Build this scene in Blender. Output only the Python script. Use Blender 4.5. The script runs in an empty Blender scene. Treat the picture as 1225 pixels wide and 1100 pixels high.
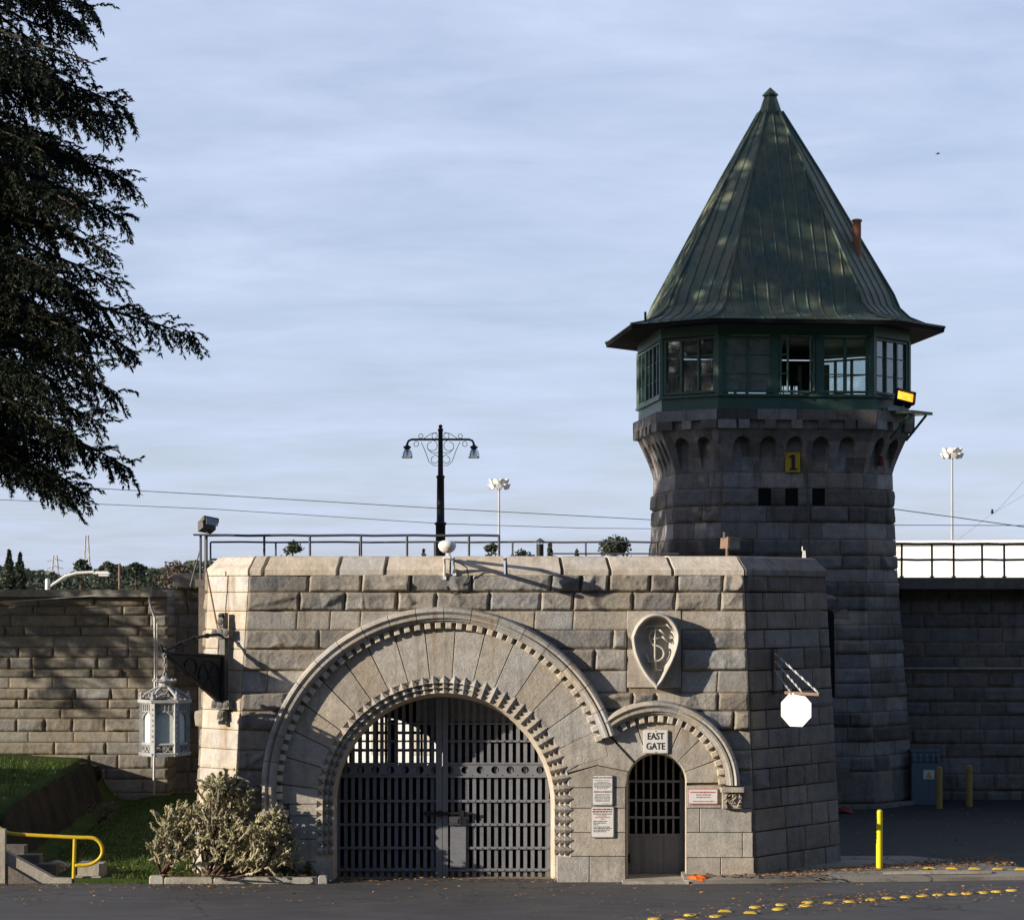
import bpy, math, random
import numpy as np
from mathutils import Vector, Matrix

random.seed(7)
rng = np.random.default_rng(7)
S = bpy.context.scene
C = S.collection
R = math.radians

# ------------------------------------------------------------------ camera
F, CX, HY, D0, EYE = 3000.0, 612.5, 715.0, 44.1, 5.0
cam = bpy.data.cameras.new('camera')
cam.sensor_width = 36.0
cam.lens = 36.0 * F / 1225.0
cam.shift_y = (HY - 550.0) / 1225.0
cam.clip_end = 6000
camo = bpy.data.objects.new('camera', cam)
camo.location = (0, -D0, EYE)
camo.rotation_euler = (R(90), 0, 0)
C.objects.link(camo)
S.camera = camo

# ------------------------------------------------------------------ sky, sun, exposure
SUN_EL, SUN_OFF = R(15.0), R(25.0)
SUND = Vector((math.cos(SUN_EL) * math.cos(SUN_OFF), math.cos(SUN_EL) * math.sin(SUN_OFF), -math.sin(SUN_EL)))
sl = bpy.data.lights.new('sun', 'SUN')
sl.energy = 5.0
sl.angle = R(0.5)
sl.color = (1.0, 0.895, 0.75)
so = bpy.data.objects.new('sun', sl)
so.rotation_euler = SUND.to_track_quat('-Z', 'Y').to_euler()
C.objects.link(so)

W = bpy.data.worlds.new('World')
S.world = W
W.use_nodes = True
nt = W.node_tree
nt.nodes.clear()
wo = nt.nodes.new('ShaderNodeOutputWorld')
bg = nt.nodes.new('ShaderNodeBackground')
bg.inputs['Strength'].default_value = 0.072
sky = nt.nodes.new('ShaderNodeTexSky')
sky.sky_type = 'NISHITA'
sky.sun_disc = False
sky.sun_elevation = SUN_EL
sky.sun_rotation = math.atan2(-SUND.x, -SUND.y)
sky.air_density = 1.0
sky.dust_density = 0.6
sky.ozone_density = 1.6
# thin high cloud: streaky noise over the sky dome, seen by everything alike
tc = nt.nodes.new('ShaderNodeTexCoord')
sep = nt.nodes.new('ShaderNodeSeparateXYZ')
nt.links.new(tc.outputs['Generated'], sep.inputs[0])
def wmath(op, a, b):
    n = nt.nodes.new('ShaderNodeMath'); n.operation = op
    for i, v in enumerate((a, b)):
        if isinstance(v, (int, float)): n.inputs[i].default_value = v
        else: nt.links.new(v, n.inputs[i])
    return n.outputs[0]
den = wmath('ADD', wmath('MAXIMUM', sep.outputs['Z'], 0.0), 0.13)
cb = nt.nodes.new('ShaderNodeCombineXYZ')
nt.links.new(wmath('DIVIDE', sep.outputs['X'], den), cb.inputs[0])
nt.links.new(wmath('DIVIDE', sep.outputs['Y'], den), cb.inputs[1])
mp = nt.nodes.new('ShaderNodeMapping')
mp.inputs['Rotation'].default_value = (0, 0, 0.18)
mp.inputs['Scale'].default_value = (1.7, 2.4, 1)
nt.links.new(cb.outputs[0], mp.inputs[0])
n1 = nt.nodes.new('ShaderNodeTexNoise')
n1.inputs['Scale'].default_value = 1.5
n1.inputs['Detail'].default_value = 10
n1.inputs['Roughness'].default_value = 0.6
n1.inputs['Distortion'].default_value = 0.25
nt.links.new(mp.outputs[0], n1.inputs['Vector'])
cr = nt.nodes.new('ShaderNodeMapRange')
cr.inputs['From Min'].default_value = 0.28
cr.inputs['From Max'].default_value = 0.72
cr.inputs['To Min'].default_value = 0.52
cr.inputs['To Max'].default_value = 0.97
nt.links.new(n1.outputs['Fac'], cr.inputs['Value'])
mx = nt.nodes.new('ShaderNodeMixRGB')
mx.inputs['Color2'].default_value = (6.05, 7.0, 9.1, 1)
# the veil thickens towards the north (ahead of the camera) and thins out overhead and behind
vr = nt.nodes.new('ShaderNodeMapRange'); vr.interpolation_type = 'SMOOTHSTEP'
vr.inputs['From Min'].default_value = -0.25; vr.inputs['From Max'].default_value = 0.6
vr.inputs['To Min'].default_value = 0.12; vr.inputs['To Max'].default_value = 1.0
nt.links.new(sep.outputs['Y'], vr.inputs['Value'])
nt.links.new(wmath('MULTIPLY', cr.outputs[0], vr.outputs[0]), mx.inputs['Fac'])
tn = nt.nodes.new('ShaderNodeMixRGB'); tn.blend_type = 'MULTIPLY'; tn.inputs['Fac'].default_value = 1; tn.inputs['Color2'].default_value = (.98, 1.0, 1.25, 1)
nt.links.new(sky.outputs[0], tn.inputs['Color1'])
nt.links.new(tn.outputs[0], mx.inputs['Color1'])
nt.links.new(mx.outputs[0], bg.inputs['Color'])
nt.links.new(bg.outputs[0], wo.inputs['Surface'])

S.view_settings.view_transform = 'Standard'
S.view_settings.look = 'None'
S.view_settings.exposure = 0.55
S.view_settings.gamma = 1
S.cycles.use_denoising = True
S.cycles.max_bounces = 6
S.cycles.transparent_max_bounces = 24

# ------------------------------------------------------------------ helpers
def at(px, py, Y):
    d = D0 + Y
    return Vector(((px - CX) * d / F, Y, EYE + (HY - py) * d / F))
def FX(px, Y=0.0): return (px - CX) * (D0 + Y) / F
def FZ(py, Y=0.0): return EYE + (HY - py) * (D0 + Y) / F
SC = F / D0

NT = rng.random((256, 256))
def vnoise(x, y):
    xi = np.floor(x).astype(int); yi = np.floor(y).astype(int)
    fx = x - xi; fy = y - yi
    fx = fx * fx * (3 - 2 * fx); fy = fy * fy * (3 - 2 * fy)
    a = NT[xi & 255, yi & 255]; b = NT[(xi + 1) & 255, yi & 255]
    c = NT[xi & 255, (yi + 1) & 255]; d = NT[(xi + 1) & 255, (yi + 1) & 255]
    return (a * (1 - fx) + b * fx) * (1 - fy) + (c * (1 - fx) + d * fx) * fy
def fbm(x, y, o=4, g=0.5):
    s = 0; a = 1; t = 0
    for i in range(o):
        s = s + a * vnoise(x * 2 ** i + 17.3 * i, y * 2 ** i + 9.1 * i); t += a; a *= g
    return s / t
def sstep(x): x = np.clip(x, 0, 1); return x * x * (3 - 2 * x)

class MB:
    def __init__(self): self.V = []; self.Fc = []; self.T = []; self.E = []; self.n = 0
    def add(self, verts, faces, tone=0.5, M=None, edge=0.0):
        v = np.asarray(verts, float).reshape(-1, 3)
        if M is not None:
            m = np.array(M)
            v = v @ m[:3, :3].T + m[:3, 3]
        self.V.append(v)
        if isinstance(faces, np.ndarray): faces = [faces]
        else:
            g = {}
            for f in faces: g.setdefault(len(f), []).append(f)
            faces = [np.array(q, int) for q in g.values()]
        for f in faces:
            self.Fc.append(f + self.n)
            self.T.append(np.full(len(f), tone, float) if np.isscalar(tone) else np.asarray(tone, float))
            self.E.append(np.full(len(f), edge, float) if np.isscalar(edge) else np.asarray(edge, float))
        self.n += len(v)
        return self
    def grid(self, P, tone=0.5, skirt=None, edge=0.0):
        m, n = P.shape[:2]
        idx = np.arange(m * n).reshape(m, n)
        q = np.stack([idx[:-1, :-1], idx[:-1, 1:], idx[1:, 1:], idx[1:, :-1]], -1).reshape(-1, 4)
        self.add(P.reshape(-1, 3), q, tone, None, edge)
        if skirt is not None:
            loop = np.concatenate([P[0, :], P[1:, -1], P[-1, -2::-1], P[-2:0:-1, 0]])
            k = len(loop)
            back = loop + skirt
            i = np.arange(k); j = (i + 1) % k
            self.add(np.concatenate([loop, back]), np.stack([i, i + k, j + k, j], -1), tone if np.isscalar(tone) else .5, None, .8 if not np.isscalar(edge) else 0.0)
        return self
    def box(self, c, s, M=None, tone=0.5, taper=1.0):
        x, y, z = (q / 2 for q in s)
        v = [(-x, -y, -z), (x, -y, -z), (x, y, -z), (-x, y, -z)] + [(sx * x * taper, sy * y * taper, z) for sx, sy in ((-1, -1), (1, -1), (1, 1), (-1, 1))]
        v = np.array(v) + np.array(c)
        return self.add(v, [(3, 2, 1, 0), (4, 5, 6, 7), (0, 1, 5, 4), (1, 2, 6, 5), (2, 3, 7, 6), (3, 0, 4, 7)], tone, M)
    def tube(self, pts, r, n=8, M=None, tone=0.5, cap=True, closed=False):
        pts = [Vector(p) for p in pts]
        k = len(pts)
        rs = r if isinstance(r, (list, tuple)) else [r] * k
        V = []; Fs = []
        prev = None
        for i, p in enumerate(pts):
            if closed: t = pts[(i + 1) % k] - pts[i - 1]
            else: t = pts[min(i + 1, k - 1)] - pts[max(i - 1, 0)]
            if t.length < 1e-9: t = Vector((0, 0, 1))
            t.normalize()
            if prev is None:
                a = Vector((0, 0, 1)) if abs(t.z) < 0.9 else Vector((1, 0, 0))
                u = t.cross(a).normalized()
            else:
                u = (prev - t * prev.dot(t))
                u = u.normalized() if u.length > 1e-6 else t.orthogonal().normalized()
            prev = u
            w = t.cross(u)
            for j in range(n):
                an = 2 * math.pi * j / n
                V.append(p + (u * math.cos(an) + w * math.sin(an)) * rs[i])
        for i in range(k if closed else k - 1):
            i2 = (i + 1) % k
            for j in range(n):
                Fs.append((i * n + j, i * n + (j + 1) % n, i2 * n + (j + 1) % n, i2 * n + j))
        if cap and not closed:
            Fs.append(tuple(range(n))[::-1]); Fs.append(tuple(range((k - 1) * n, k * n)))
        return self.add([tuple(v) for v in V], Fs, tone, M)
    def lathe(self, prof, n=16, c=(0, 0, 0), M=None, tone=0.5, rot=0.0):
        V = []; Fs = []
        for (r, z) in prof:
            for j in range(n):
                a = 2 * math.pi * j / n + rot
                V.append((c[0] + r * math.cos(a), c[1] + r * math.sin(a), c[2] + z))
        for i in range(len(prof) - 1):
            for j in range(n):
                Fs.append((i * n + j, i * n + (j + 1) % n, (i + 1) * n + (j + 1) % n, (i + 1) * n + j))
        Fs.append(tuple(range(n))[::-1]); Fs.append(tuple(range((len(prof) - 1) * n, len(prof) * n)))
        return self.add(V, Fs, tone, M)
    def prism(self, poly, y0, y1, bev=0.0, tone=0.5, M=None, back=False):
        """poly of (x, z), front at y0 (towards the camera), back at y1"""
        p = np.array(poly, float); k = len(p)
        V = []; Fs = []
        if bev:
            c = p.mean(0); rad = np.linalg.norm(p - c, axis=1)
            q = c + (p - c) * np.clip(1 - bev * 1.3 / np.maximum(rad, 1e-6), .5, 1)[:, None]
            V += [(a, y0, b) for a, b in q]
            V += [(a, y0 + bev, b) for a, b in p]
            V += [(a, y1, b) for a, b in p]
            lay = 3
        else:
            V += [(a, y0, b) for a, b in p]; V += [(a, y1, b) for a, b in p]; lay = 2
        Fs.append(tuple(range(k)))
        for L in range(lay - 1):
            for i in range(k):
                j = (i + 1) % k
                Fs.append((L * k + i, L * k + j, (L + 1) * k + j, (L + 1) * k + i))
        if back: Fs.append(tuple(range((lay - 1) * k, lay * k)))
        return self.add(V, Fs, tone, M)
    def hprism(self, poly, z0, z1, tone=0.5, M=None):
        k = len(poly)
        V = [(a, b, z0) for a, b in poly] + [(a, b, z1) for a, b in poly]
        Fs = [tuple(range(k))[::-1], tuple(range(k, 2 * k))]
        for i in range(k):
            j = (i + 1) % k
            Fs.append((i, j, j + k, i + k))
        return self.add(V, Fs, tone, M)
    def build(self, name, mat, parent=None, smooth=False):
        me = bpy.data.meshes.new(name)
        V = np.concatenate(self.V) if self.V else np.zeros((0, 3))
        me.vertices.add(len(V)); me.vertices.foreach_set('co', V.astype(np.float32).ravel())
        loops = np.concatenate([f.ravel() for f in self.Fc])
        tot = np.concatenate([np.full(len(f), f.shape[1]) for f in self.Fc])
        st = np.concatenate([[0], np.cumsum(tot)[:-1]])
        me.loops.add(len(loops)); me.loops.foreach_set('vertex_index', loops.astype(np.int32))
        me.polygons.add(len(tot))
        me.polygons.foreach_set('loop_start', st.astype(np.int32))
        me.polygons.foreach_set('loop_total', tot.astype(np.int32))
        me.polygons.foreach_set('use_smooth', np.full(len(tot), bool(smooth)))
        at_ = me.attributes.new('tone', 'FLOAT', 'FACE')
        at_.data.foreach_set('value', np.concatenate(self.T).astype(np.float32))
        if any(e.any() for e in self.E):
            ae = me.attributes.new('edge', 'FLOAT', 'FACE'); ae.data.foreach_set('value', np.concatenate(self.E).astype(np.float32))
        me.update(calc_edges=True); me.validate()
        me.materials.append(mat)
        o = bpy.data.objects.new(name, me)
        C.objects.link(o)
        if parent is not None: o.parent = parent
        return o

def tag(o, label=None, cat=None, group=None, kind=None):
    if label: o['label'] = label
    if cat: o['category'] = cat
    if group: o['group'] = group
    if kind: o['kind'] = kind
    return o
def thing(name, label, cat, loc=(0, 0, 0), rz=0.0, group=None):
    o = bpy.data.objects.new(name, None); C.objects.link(o)
    o.empty_display_size = .2
    o.location = loc; o.rotation_euler = (0, 0, rz)
    return tag(o, label, cat, group)
def text_mesh(s, size, depth, mat, name, parent=None, loc=(0, 0, 0), sx=1.0, rz=0.0, align='CENTER', bold=0.0):
    cu = bpy.data.curves.new('lettering', 'FONT')
    cu.body = s; cu.size = size; cu.extrude = depth; cu.align_x = align; cu.align_y = 'CENTER'; cu.offset = bold
    cu.space_line = 1.15
    t = bpy.data.objects.new('lettering', cu); C.objects.link(t)
    bpy.context.view_layer.update()
    me = bpy.data.meshes.new_from_object(t.evaluated_get(bpy.context.evaluated_depsgraph_get()))
    bpy.data.objects.remove(t)
    me.materials.clear(); me.materials.append(mat)
    o = bpy.data.objects.new(name, me); C.objects.link(o)
    o.location = loc; o.rotation_euler = (R(90), 0, rz); o.scale = (sx, 1, 1)
    if parent is not None: o.parent = parent
    return o

# ------------------------------------------------------------------ materials
class NB:
    def __init__(s, name):
        s.m = bpy.data.materials.new(name); s.m.use_nodes = True
        s.t = s.m.node_tree; s.t.nodes.clear()
        s.out = s.t.nodes.new('ShaderNodeOutputMaterial')
        s.tc = s.t.nodes.new('ShaderNodeTexCoord')
    def new(s, ty, **kw):
        n = s.t.nodes.new(ty)
        for k, v in kw.items(): setattr(n, k, v)
        return n
    def link(s, a, b): s.t.links.new(a, b)
    def put(s, sock, v):
        if hasattr(v, 'is_output') or isinstance(v, bpy.types.NodeSocket): s.link(v, sock)
        elif isinstance(v, (tuple, list)) and len(v) == 3 and sock.type == 'RGBA': sock.default_value = (*v, 1)
        else: sock.default_value = v
    def noise(s, scale, detail=4, rough=.55, vec=(1, 1, 1), off=0.0, dist=0.0):
        mp = s.new('ShaderNodeMapping'); mp.inputs['Scale'].default_value = vec
        mp.inputs['Location'].default_value = (off, off * 1.7, off * .6)
        s.link(s.tc.outputs['Object'], mp.inputs[0])
        n = s.new('ShaderNodeTexNoise')
        n.inputs['Scale'].default_value = scale; n.inputs['Detail'].default_value = detail
        n.inputs['Roughness'].default_value = rough; n.inputs['Distortion'].default_value = dist
        s.link(mp.outputs[0], n.inputs['Vector'])
        return n.outputs['Fac']
    def rng(s, v, a, b, c, d):
        n = s.new('ShaderNodeMapRange')
        s.put(n.inputs['Value'], v)
        n.inputs['From Min'].default_value = a; n.inputs['From Max'].default_value = b
        n.inputs['To Min'].default_value = c; n.inputs['To Max'].default_value = d
        return n.outputs[0]
    def math(s, op, a, b=0.0):
        n = s.new('ShaderNodeMath', operation=op)
        s.put(n.inputs[0], a); s.put(n.inputs[1], b)
        return n.outputs[0]
    def mix(s, f, a, b, mode='MIX'):
        n = s.new('ShaderNodeMixRGB', blend_type=mode)
        s.put(n.inputs['Fac'], f); s.put(n.inputs['Color1'], a); s.put(n.inputs['Color2'], b)
        return n.outputs[0]
    def attr(s, name):
        n = s.new('ShaderNodeAttribute'); n.attribute_name = name
        return n.outputs['Fac']
    def finish(s, col, rough=.8, metal=0.0, bump=None, bdist=.02, bstr=.5, spec=.4, **kw):
        b = s.new('ShaderNodeBsdfPrincipled')
        s.put(b.inputs['Base Color'], col); s.put(b.inputs['Roughness'], rough); s.put(b.inputs['Metallic'], metal)
        s.put(b.inputs['Specular IOR Level'], spec)
        for k, v in kw.items(): s.put(b.inputs[k], v)
        if bump is not None:
            n = s.new('ShaderNodeBump'); n.inputs['Distance'].default_value = bdist; n.inputs['Strength'].default_value = bstr
            s.link(bump, n.inputs['Height']); s.link(n.outputs[0], b.inputs['Normal'])
        s.link(b.outputs[0], s.out.inputs['Surface'])
        return s.m

def stone(name, base, stain=(.30, .22, .13), stain_amt=.35, streak=.45, tone_amt=.5, speck=.35, dark=(.035, .034, .034), scale=1.0, moss=0.0, runs=()):
    b = NB(name)
    t = b.attr('tone')
    k = b.rng(t, 0, 1, 1 - tone_amt * .5, 1 + tone_amt * .5)
    col = b.mix(1.0, base, k, 'MULTIPLY')
    hue = b.math('FRACT', b.math('MULTIPLY', t, 7.31))
    col = b.mix(1.0, col, b.mix(hue, (.95, .99, 1.05), (1.06, 1.0, .91)), 'MULTIPLY')
    ed = b.attr('edge')
    col = b.mix(b.math('MULTIPLY', ed, b.rng(b.noise(3.1, 5, .6, off=13), .38, .62, .05, .75)), col, tuple(min(1, q * w) for q, w in zip(base, (1.22, 1.02, .72))))
    col = b.mix(b.rng(b.noise(1.3 * scale, 5, .6, off=3), .42, .68, 0, stain_amt), col, stain)
    sp = b.noise(48 * scale, 3, .7)
    col = b.mix(1.0, col, b.rng(sp, .3, .7, 1 - speck, 1 + speck), 'MULTIPLY')
    mo = b.noise(4.5 * scale, 6, .65, off=8)
    col = b.mix(1.0, col, b.rng(mo, .3, .7, .78, 1.2), 'MULTIPLY')
    st = b.noise(2.2 * scale, 6, .6, vec=(2.4, 2.4, .28), off=5)
    col = b.mix(b.rng(st, .54, .74, 0, streak), col, dark)
    if moss:
        col = b.mix(b.rng(b.noise(2.5, 6, .7, off=21), .55, .7, 0, moss), col, (.06, .075, .03))
    for (rx, rz0, rz1, wd) in runs:      # rust runs below iron fixings
        s3 = b.new('ShaderNodeSeparateXYZ'); b.link(b.tc.outputs['Object'], s3.inputs[0])
        wob = b.math('MULTIPLY', b.math('SUBTRACT', b.noise(3, 4, vec=(1, 1, .7), off=rx), .5), wd * 2.2)
        dx = b.math('ABSOLUTE', b.math('ADD', b.math('SUBTRACT', s3.outputs['X'], rx), wob))
        m1 = b.rng(dx, 0, wd, 1, 0)
        m2 = b.rng(s3.outputs['Z'], rz0, rz1, 0, 1)
        m3 = b.rng(s3.outputs['Z'], rz1, rz1 + .06, 1, 0)
        col = b.mix(b.math('MULTIPLY', b.math('MULTIPLY', b.math('MULTIPLY', m1, m2), m3), b.rng(b.noise(9, 4, vec=(3, 3, .4)), .3, .7, .3, .95)), col, (.21, .12, .055))
    bu = b.math('ADD', b.math('MULTIPLY', sp, .35), b.noise(14 * scale, 6, .65, off=2))
    return b.finish(col, .88, 0, bu, .02, .55, spec=.25)

def paint(name, col, rough=.5, metal=0.0, wear=.25, wcol=None, scale=6.0, bump=.15, spec=.4, tone_amt=.15):
    b = NB(name)
    c = b.mix(1.0, col, b.rng(b.attr('tone'), 0, 1, 1 - tone_amt, 1 + tone_amt), 'MULTIPLY')
    n = b.noise(scale, 6, .65)
    c = b.mix(b.rng(n, .45, .75, 0, wear), c, wcol or tuple(q * .45 for q in col))
    n2 = b.noise(scale * 7, 4, .6, off=4)
    c = b.mix(1.0, c, b.rng(n2, .3, .7, .85, 1.15), 'MULTIPLY')
    return b.finish(c, b.rng(n2, .2, .8, max(rough - .12, .05), min(rough + .15, 1)), metal, n2, .005, bump, spec=spec)

def emis(name, col, strength):
    b = NB(name)
    e = b.new('ShaderNodeEmission')
    n = b.noise(9, 3)
    b.put(e.inputs['Color'], b.mix(b.rng(n, .4, .6, 0, .35), col, (1.0, .62, .12)))
    e.inputs['Strength'].default_value = strength
    b.link(e.outputs[0], b.out.inputs['Surface'])
    return b.m

def glass(name, tint=(.9, .95, .95), refl=.10, dirt=.05, dirtcol=(.35, .36, .36)):
    b = NB(name)
    tr = b.new('ShaderNodeBsdfTransparent'); b.put(tr.inputs[0], tint)
    gl = b.new('ShaderNodeBsdfGlossy'); gl.inputs['Roughness'].default_value = .04; b.put(gl.inputs[0], (.9, .93, .95))
    df = b.new('ShaderNodeBsdfDiffuse'); b.put(df.inputs[0], dirtcol)
    m1 = b.new('ShaderNodeMixShader'); m2 = b.new('ShaderNodeMixShader')
    b.put(m1.inputs[0], b.rng(b.noise(5, 4), .3, .7, dirt * .4, dirt * 1.6))
    b.link(tr.outputs[0], m1.inputs[1]); b.link(df.outputs[0], m1.inputs[2])
    fr = b.new('ShaderNodeFresnel'); fr.inputs[0].default_value = 1.5
    b.put(m2.inputs[0], b.math('ADD', fr.outputs[0], refl - .04))
    b.link(m1.outputs[0], m2.inputs[1]); b.link(gl.outputs[0], m2.inputs[2])
    b.link(m2.outputs[0], b.out.inputs['Surface'])
    return b.m

def foliage(name, c1, c2, trans=.25, rough=.6):
    b = NB(name)
    c = b.mix(b.attr('tone'), c1, c2)
    c = b.mix(1.0, c, b.rng(b.noise(.9, 3), .3, .7, .7, 1.3), 'MULTIPLY')
    p = b.new('ShaderNodeBsdfPrincipled'); b.put(p.inputs['Base Color'], c); p.inputs['Roughness'].default_value = rough
    p.inputs['Specular IOR Level'].default_value = .25
    t = b.new('ShaderNodeBsdfTranslucent'); b.put(t.inputs[0], c)
    m = b.new('ShaderNodeMixShader'); m.inputs[0].default_value = trans
    b.link(p.outputs[0], m.inputs[1]); b.link(t.outputs[0], m.inputs[2])
    b.link(m.outputs[0], b.out.inputs['Surface'])
    return b.m

M = {}
M['rock'] = stone('rock faced granite', (.275, .264, .246), stain=(.27, .21, .145), stain_amt=.45, streak=.66, tone_amt=.95)
M['arch'] = stone('dressed arch granite', (.365, .343, .308), stain=(.31, .235, .155), stain_amt=.35, streak=.38, runs=((-1.36, 3.5, 4.75, .055), (-2.05, 3.3, 4.5, .04), (-.35, 3.6, 4.6, .05), (1.05, 2.8, 3.9, .05), (3.05, 2.0, 2.75, .09), (3.25, 1.9, 2.6, .06)), tone_amt=.25, speck=.22)
M['pale'] = stone('pale dressed granite', (.50, .455, .39), stain=(.42, .30, .17), stain_amt=.4, streak=.25, tone_amt=.2, speck=.2)
M['pale_left'] = stone('pale shoulder granite', (.44, .405, .355), stain=(.40, .28, .15), stain_amt=.5, streak=.3, tone_amt=.25, speck=.2, runs=((-5.10, 1.2, 2.75, .13), (-4.93, 4.9, 5.35, .05), (-5.02, 4.2, 5.3, .035)))
M['tower'] = stone('tower granite', (.225, .207, .187), stain=(.17, .125, .085), stain_amt=.35, streak=.55, tone_amt=1.25, speck=.3)
M['shoulder'] = stone('granite darkened for shade', (.175, .158, .14), stain=(.11, .077, .05), stain_amt=.4, streak=.55, tone_amt=.7)  # gatehouse granite: streaks are weathering, the darker base puts in its shade
M['soffit'] = paint('dark soffit boards', (.022, .021, .02), .95, 0, .2, spec=.05)
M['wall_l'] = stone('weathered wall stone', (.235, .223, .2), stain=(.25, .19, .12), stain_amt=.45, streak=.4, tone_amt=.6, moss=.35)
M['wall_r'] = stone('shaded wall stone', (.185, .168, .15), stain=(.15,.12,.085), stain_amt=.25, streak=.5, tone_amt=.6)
M['mortar'] = stone('old mortar', (.24, .20, .15), stain_amt=.3, streak=.4, tone_amt=0)
M['mortar_l'] = stone('sandy mortar', (.29, .25, .19), stain=(.08, .07, .05), stain_amt=.5, streak=.4, tone_amt=0)
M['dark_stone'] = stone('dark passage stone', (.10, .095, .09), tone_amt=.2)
M['concrete'] = stone('old concrete', (.36, .335, .29), stain=(.2, .17, .12), stain_amt=.4, streak=.35, tone_amt=.2, speck=.15)
M['conc_dark'] = stone('stained concrete', (.13, .12, .11), stain_amt=.2, streak=.5, tone_amt=.2)
M['iron'] = paint('slate painted iron', (.17, .175, .195), .5, 0.0, .3, (.08, .07, .065))
M['iron_dark'] = paint('dark painted iron', (.06, .062, .07), .5, 0.0, .3)
M['black'] = paint('black ironwork', (.012, .012, .013), .55, 0, .2)
M['black_grey'] = paint('weathered grey casting', (.11, .105, .095), .6, 0, .4)
M['rust'] = paint('rusty steel', (.20, .13, .09), .75, 0, .5, (.07, .045, .03))
M['copper_roof'] = None
M['green'] = paint('green painted timber', (.055, .115, .085), .45, 0, .3, (.03, .06, .045), 3.0)
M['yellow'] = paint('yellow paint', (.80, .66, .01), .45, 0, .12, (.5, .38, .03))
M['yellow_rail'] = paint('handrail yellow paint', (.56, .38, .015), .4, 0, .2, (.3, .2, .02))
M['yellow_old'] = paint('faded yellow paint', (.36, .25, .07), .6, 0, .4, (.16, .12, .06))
M['marker'] = paint('yellow road marker', (.62, .42, .05), .5, 0, .35, (.2, .15, .06), 20.0)
M['white'] = paint('white enamel', (.66, .66, .645), .5, 0, .2, (.6, .58, .52))
M['white_dome'] = paint('white plastic', (.72, .70, .65), .45, 0, .15, (.4, .37, .32))
M['silver'] = paint('silver painted metal', (.36, .36, .35), .5, .0, .45, (.07, .065, .06), 12.0)
M['galv'] = paint('galvanised steel', (.42, .42, .42), .5, .2, .2)
M['sign_white'] = paint('sign face', (.66, .645, .61), .5, 0, .12, (.45, .42, .38), 9.0)
M['sign_edge'] = paint('sign edge', (.2, .2, .2), .5, 0, .2)
M['ink'] = paint('black lettering', (.03, .03, .032), .6, 0, .1)
M['ink_red'] = paint('red lettering', (.40, .07, .07), .6, 0, .1)
M['ink_grey'] = paint('grey lettering', (.22, .21, .22), .6, 0, .1)
M['ink_pink'] = paint('faded red lettering', (.42, .16, .17), .6, 0, .1)
M['sign_yellow'] = paint('yellow sign face', (.55, .36, .015), .5, 0, .15)
M['orange'] = paint('orange plastic', (.9, .16, .02), .55, 0, .15)
M['red'] = paint('red plastic', (.19, .018, .022), .5, 0, .15)
M['transformer'] = paint('green grey cabinet', (.12, .16, .18), .5, 0, .25)
M['bark'] = stone('conifer bark', (.10, .065, .045), stain=(.05, .035, .025), tone_amt=.2, streak=.6)
M['limb'] = stone('dark conifer limbs', (.012, .010, .009), tone_amt=.2, streak=.3)
M['shield'] = stone('carved shield stone', (.44, .425, .395), stain=(.33, .28, .21), stain_amt=.25, streak=.15, tone_amt=.1, speck=.15)
M['pipe_rust'] = paint('rusty flue pipe', (.36, .15, .075), .7, .1, .4, (.12, .06, .04))
M['void'] = paint('painted recess shade', (.004, .004, .004), .9, 0, .1)  # near-black solid, paints the shade inside the slits and lancet
M['interior'] = paint('dark cabin interior', (.06, .05, .045), .7, 0, .2)
M['frost'] = paint('frosted lantern glass', (.52, .58, .54), .35, 0, .1, (.40, .44, .42))
M['glass'] = glass('window glass', refl=.09, dirt=.06)
M['glass_blue'] = glass('dusty window glass', (.75, .8, .85), refl=.14, dirt=.35, dirtcol=(.34, .36, .38))
M['lampglass'] = glass('lamp glass', (.85, .87, .87), refl=.12, dirt=.3, dirtcol=(.6, .6, .58))
M['needle'] = foliage('conifer needles', (.008, .013, .006), (.022, .031, .013), .12)
M['leaf_far'] = foliage('distant foliage', (.03, .043, .03), (.085, .098, .06), .15)
M['leaf_brown'] = foliage('bare brown twigs', (.07, .055, .04), (.13, .10, .07), .1)
M['cactus'] = foliage('cactus skin', (.20, .18, .10), (.43, .385, .24), .05, .75)
M['plant'] = foliage('garden leaves', (.03, .06, .02), (.09, .15, .04), .3)
M['grassblade'] = foliage('grass', (.03, .058, .010), (.115, .175, .03), .35)
M['litter'] = foliage('fallen leaves', (.12, .06, .025), (.42, .24, .09), .1, .8)

def roofmat():
    b = NB('weathered copper roof')
    n = b.noise(1.6, 6, .62, vec=(1, 1, .35))
    c = b.mix(b.rng(n, .38, .64, 0, 1), (.06, .098, .072), (.14, .14, .08))
    n2 = b.noise(3.5, 6, .7, vec=(2.5, 2.5, .3), off=7)
    c = b.mix(b.rng(n2, .5, .72, 0, .6), c, (.12, .19, .165))
    n3 = b.noise(5, 6, .7, vec=(2, 2, .25), off=11)
    c = b.mix(b.rng(n3, .52, .75, 0, .7), c, (.03, .028, .02))
    return b.finish(c, b.rng(n2, .3, .7, .42, .62), .25, b.noise(18, 5, off=3), .01, .3)
M['copper_roof'] = roofmat()

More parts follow.
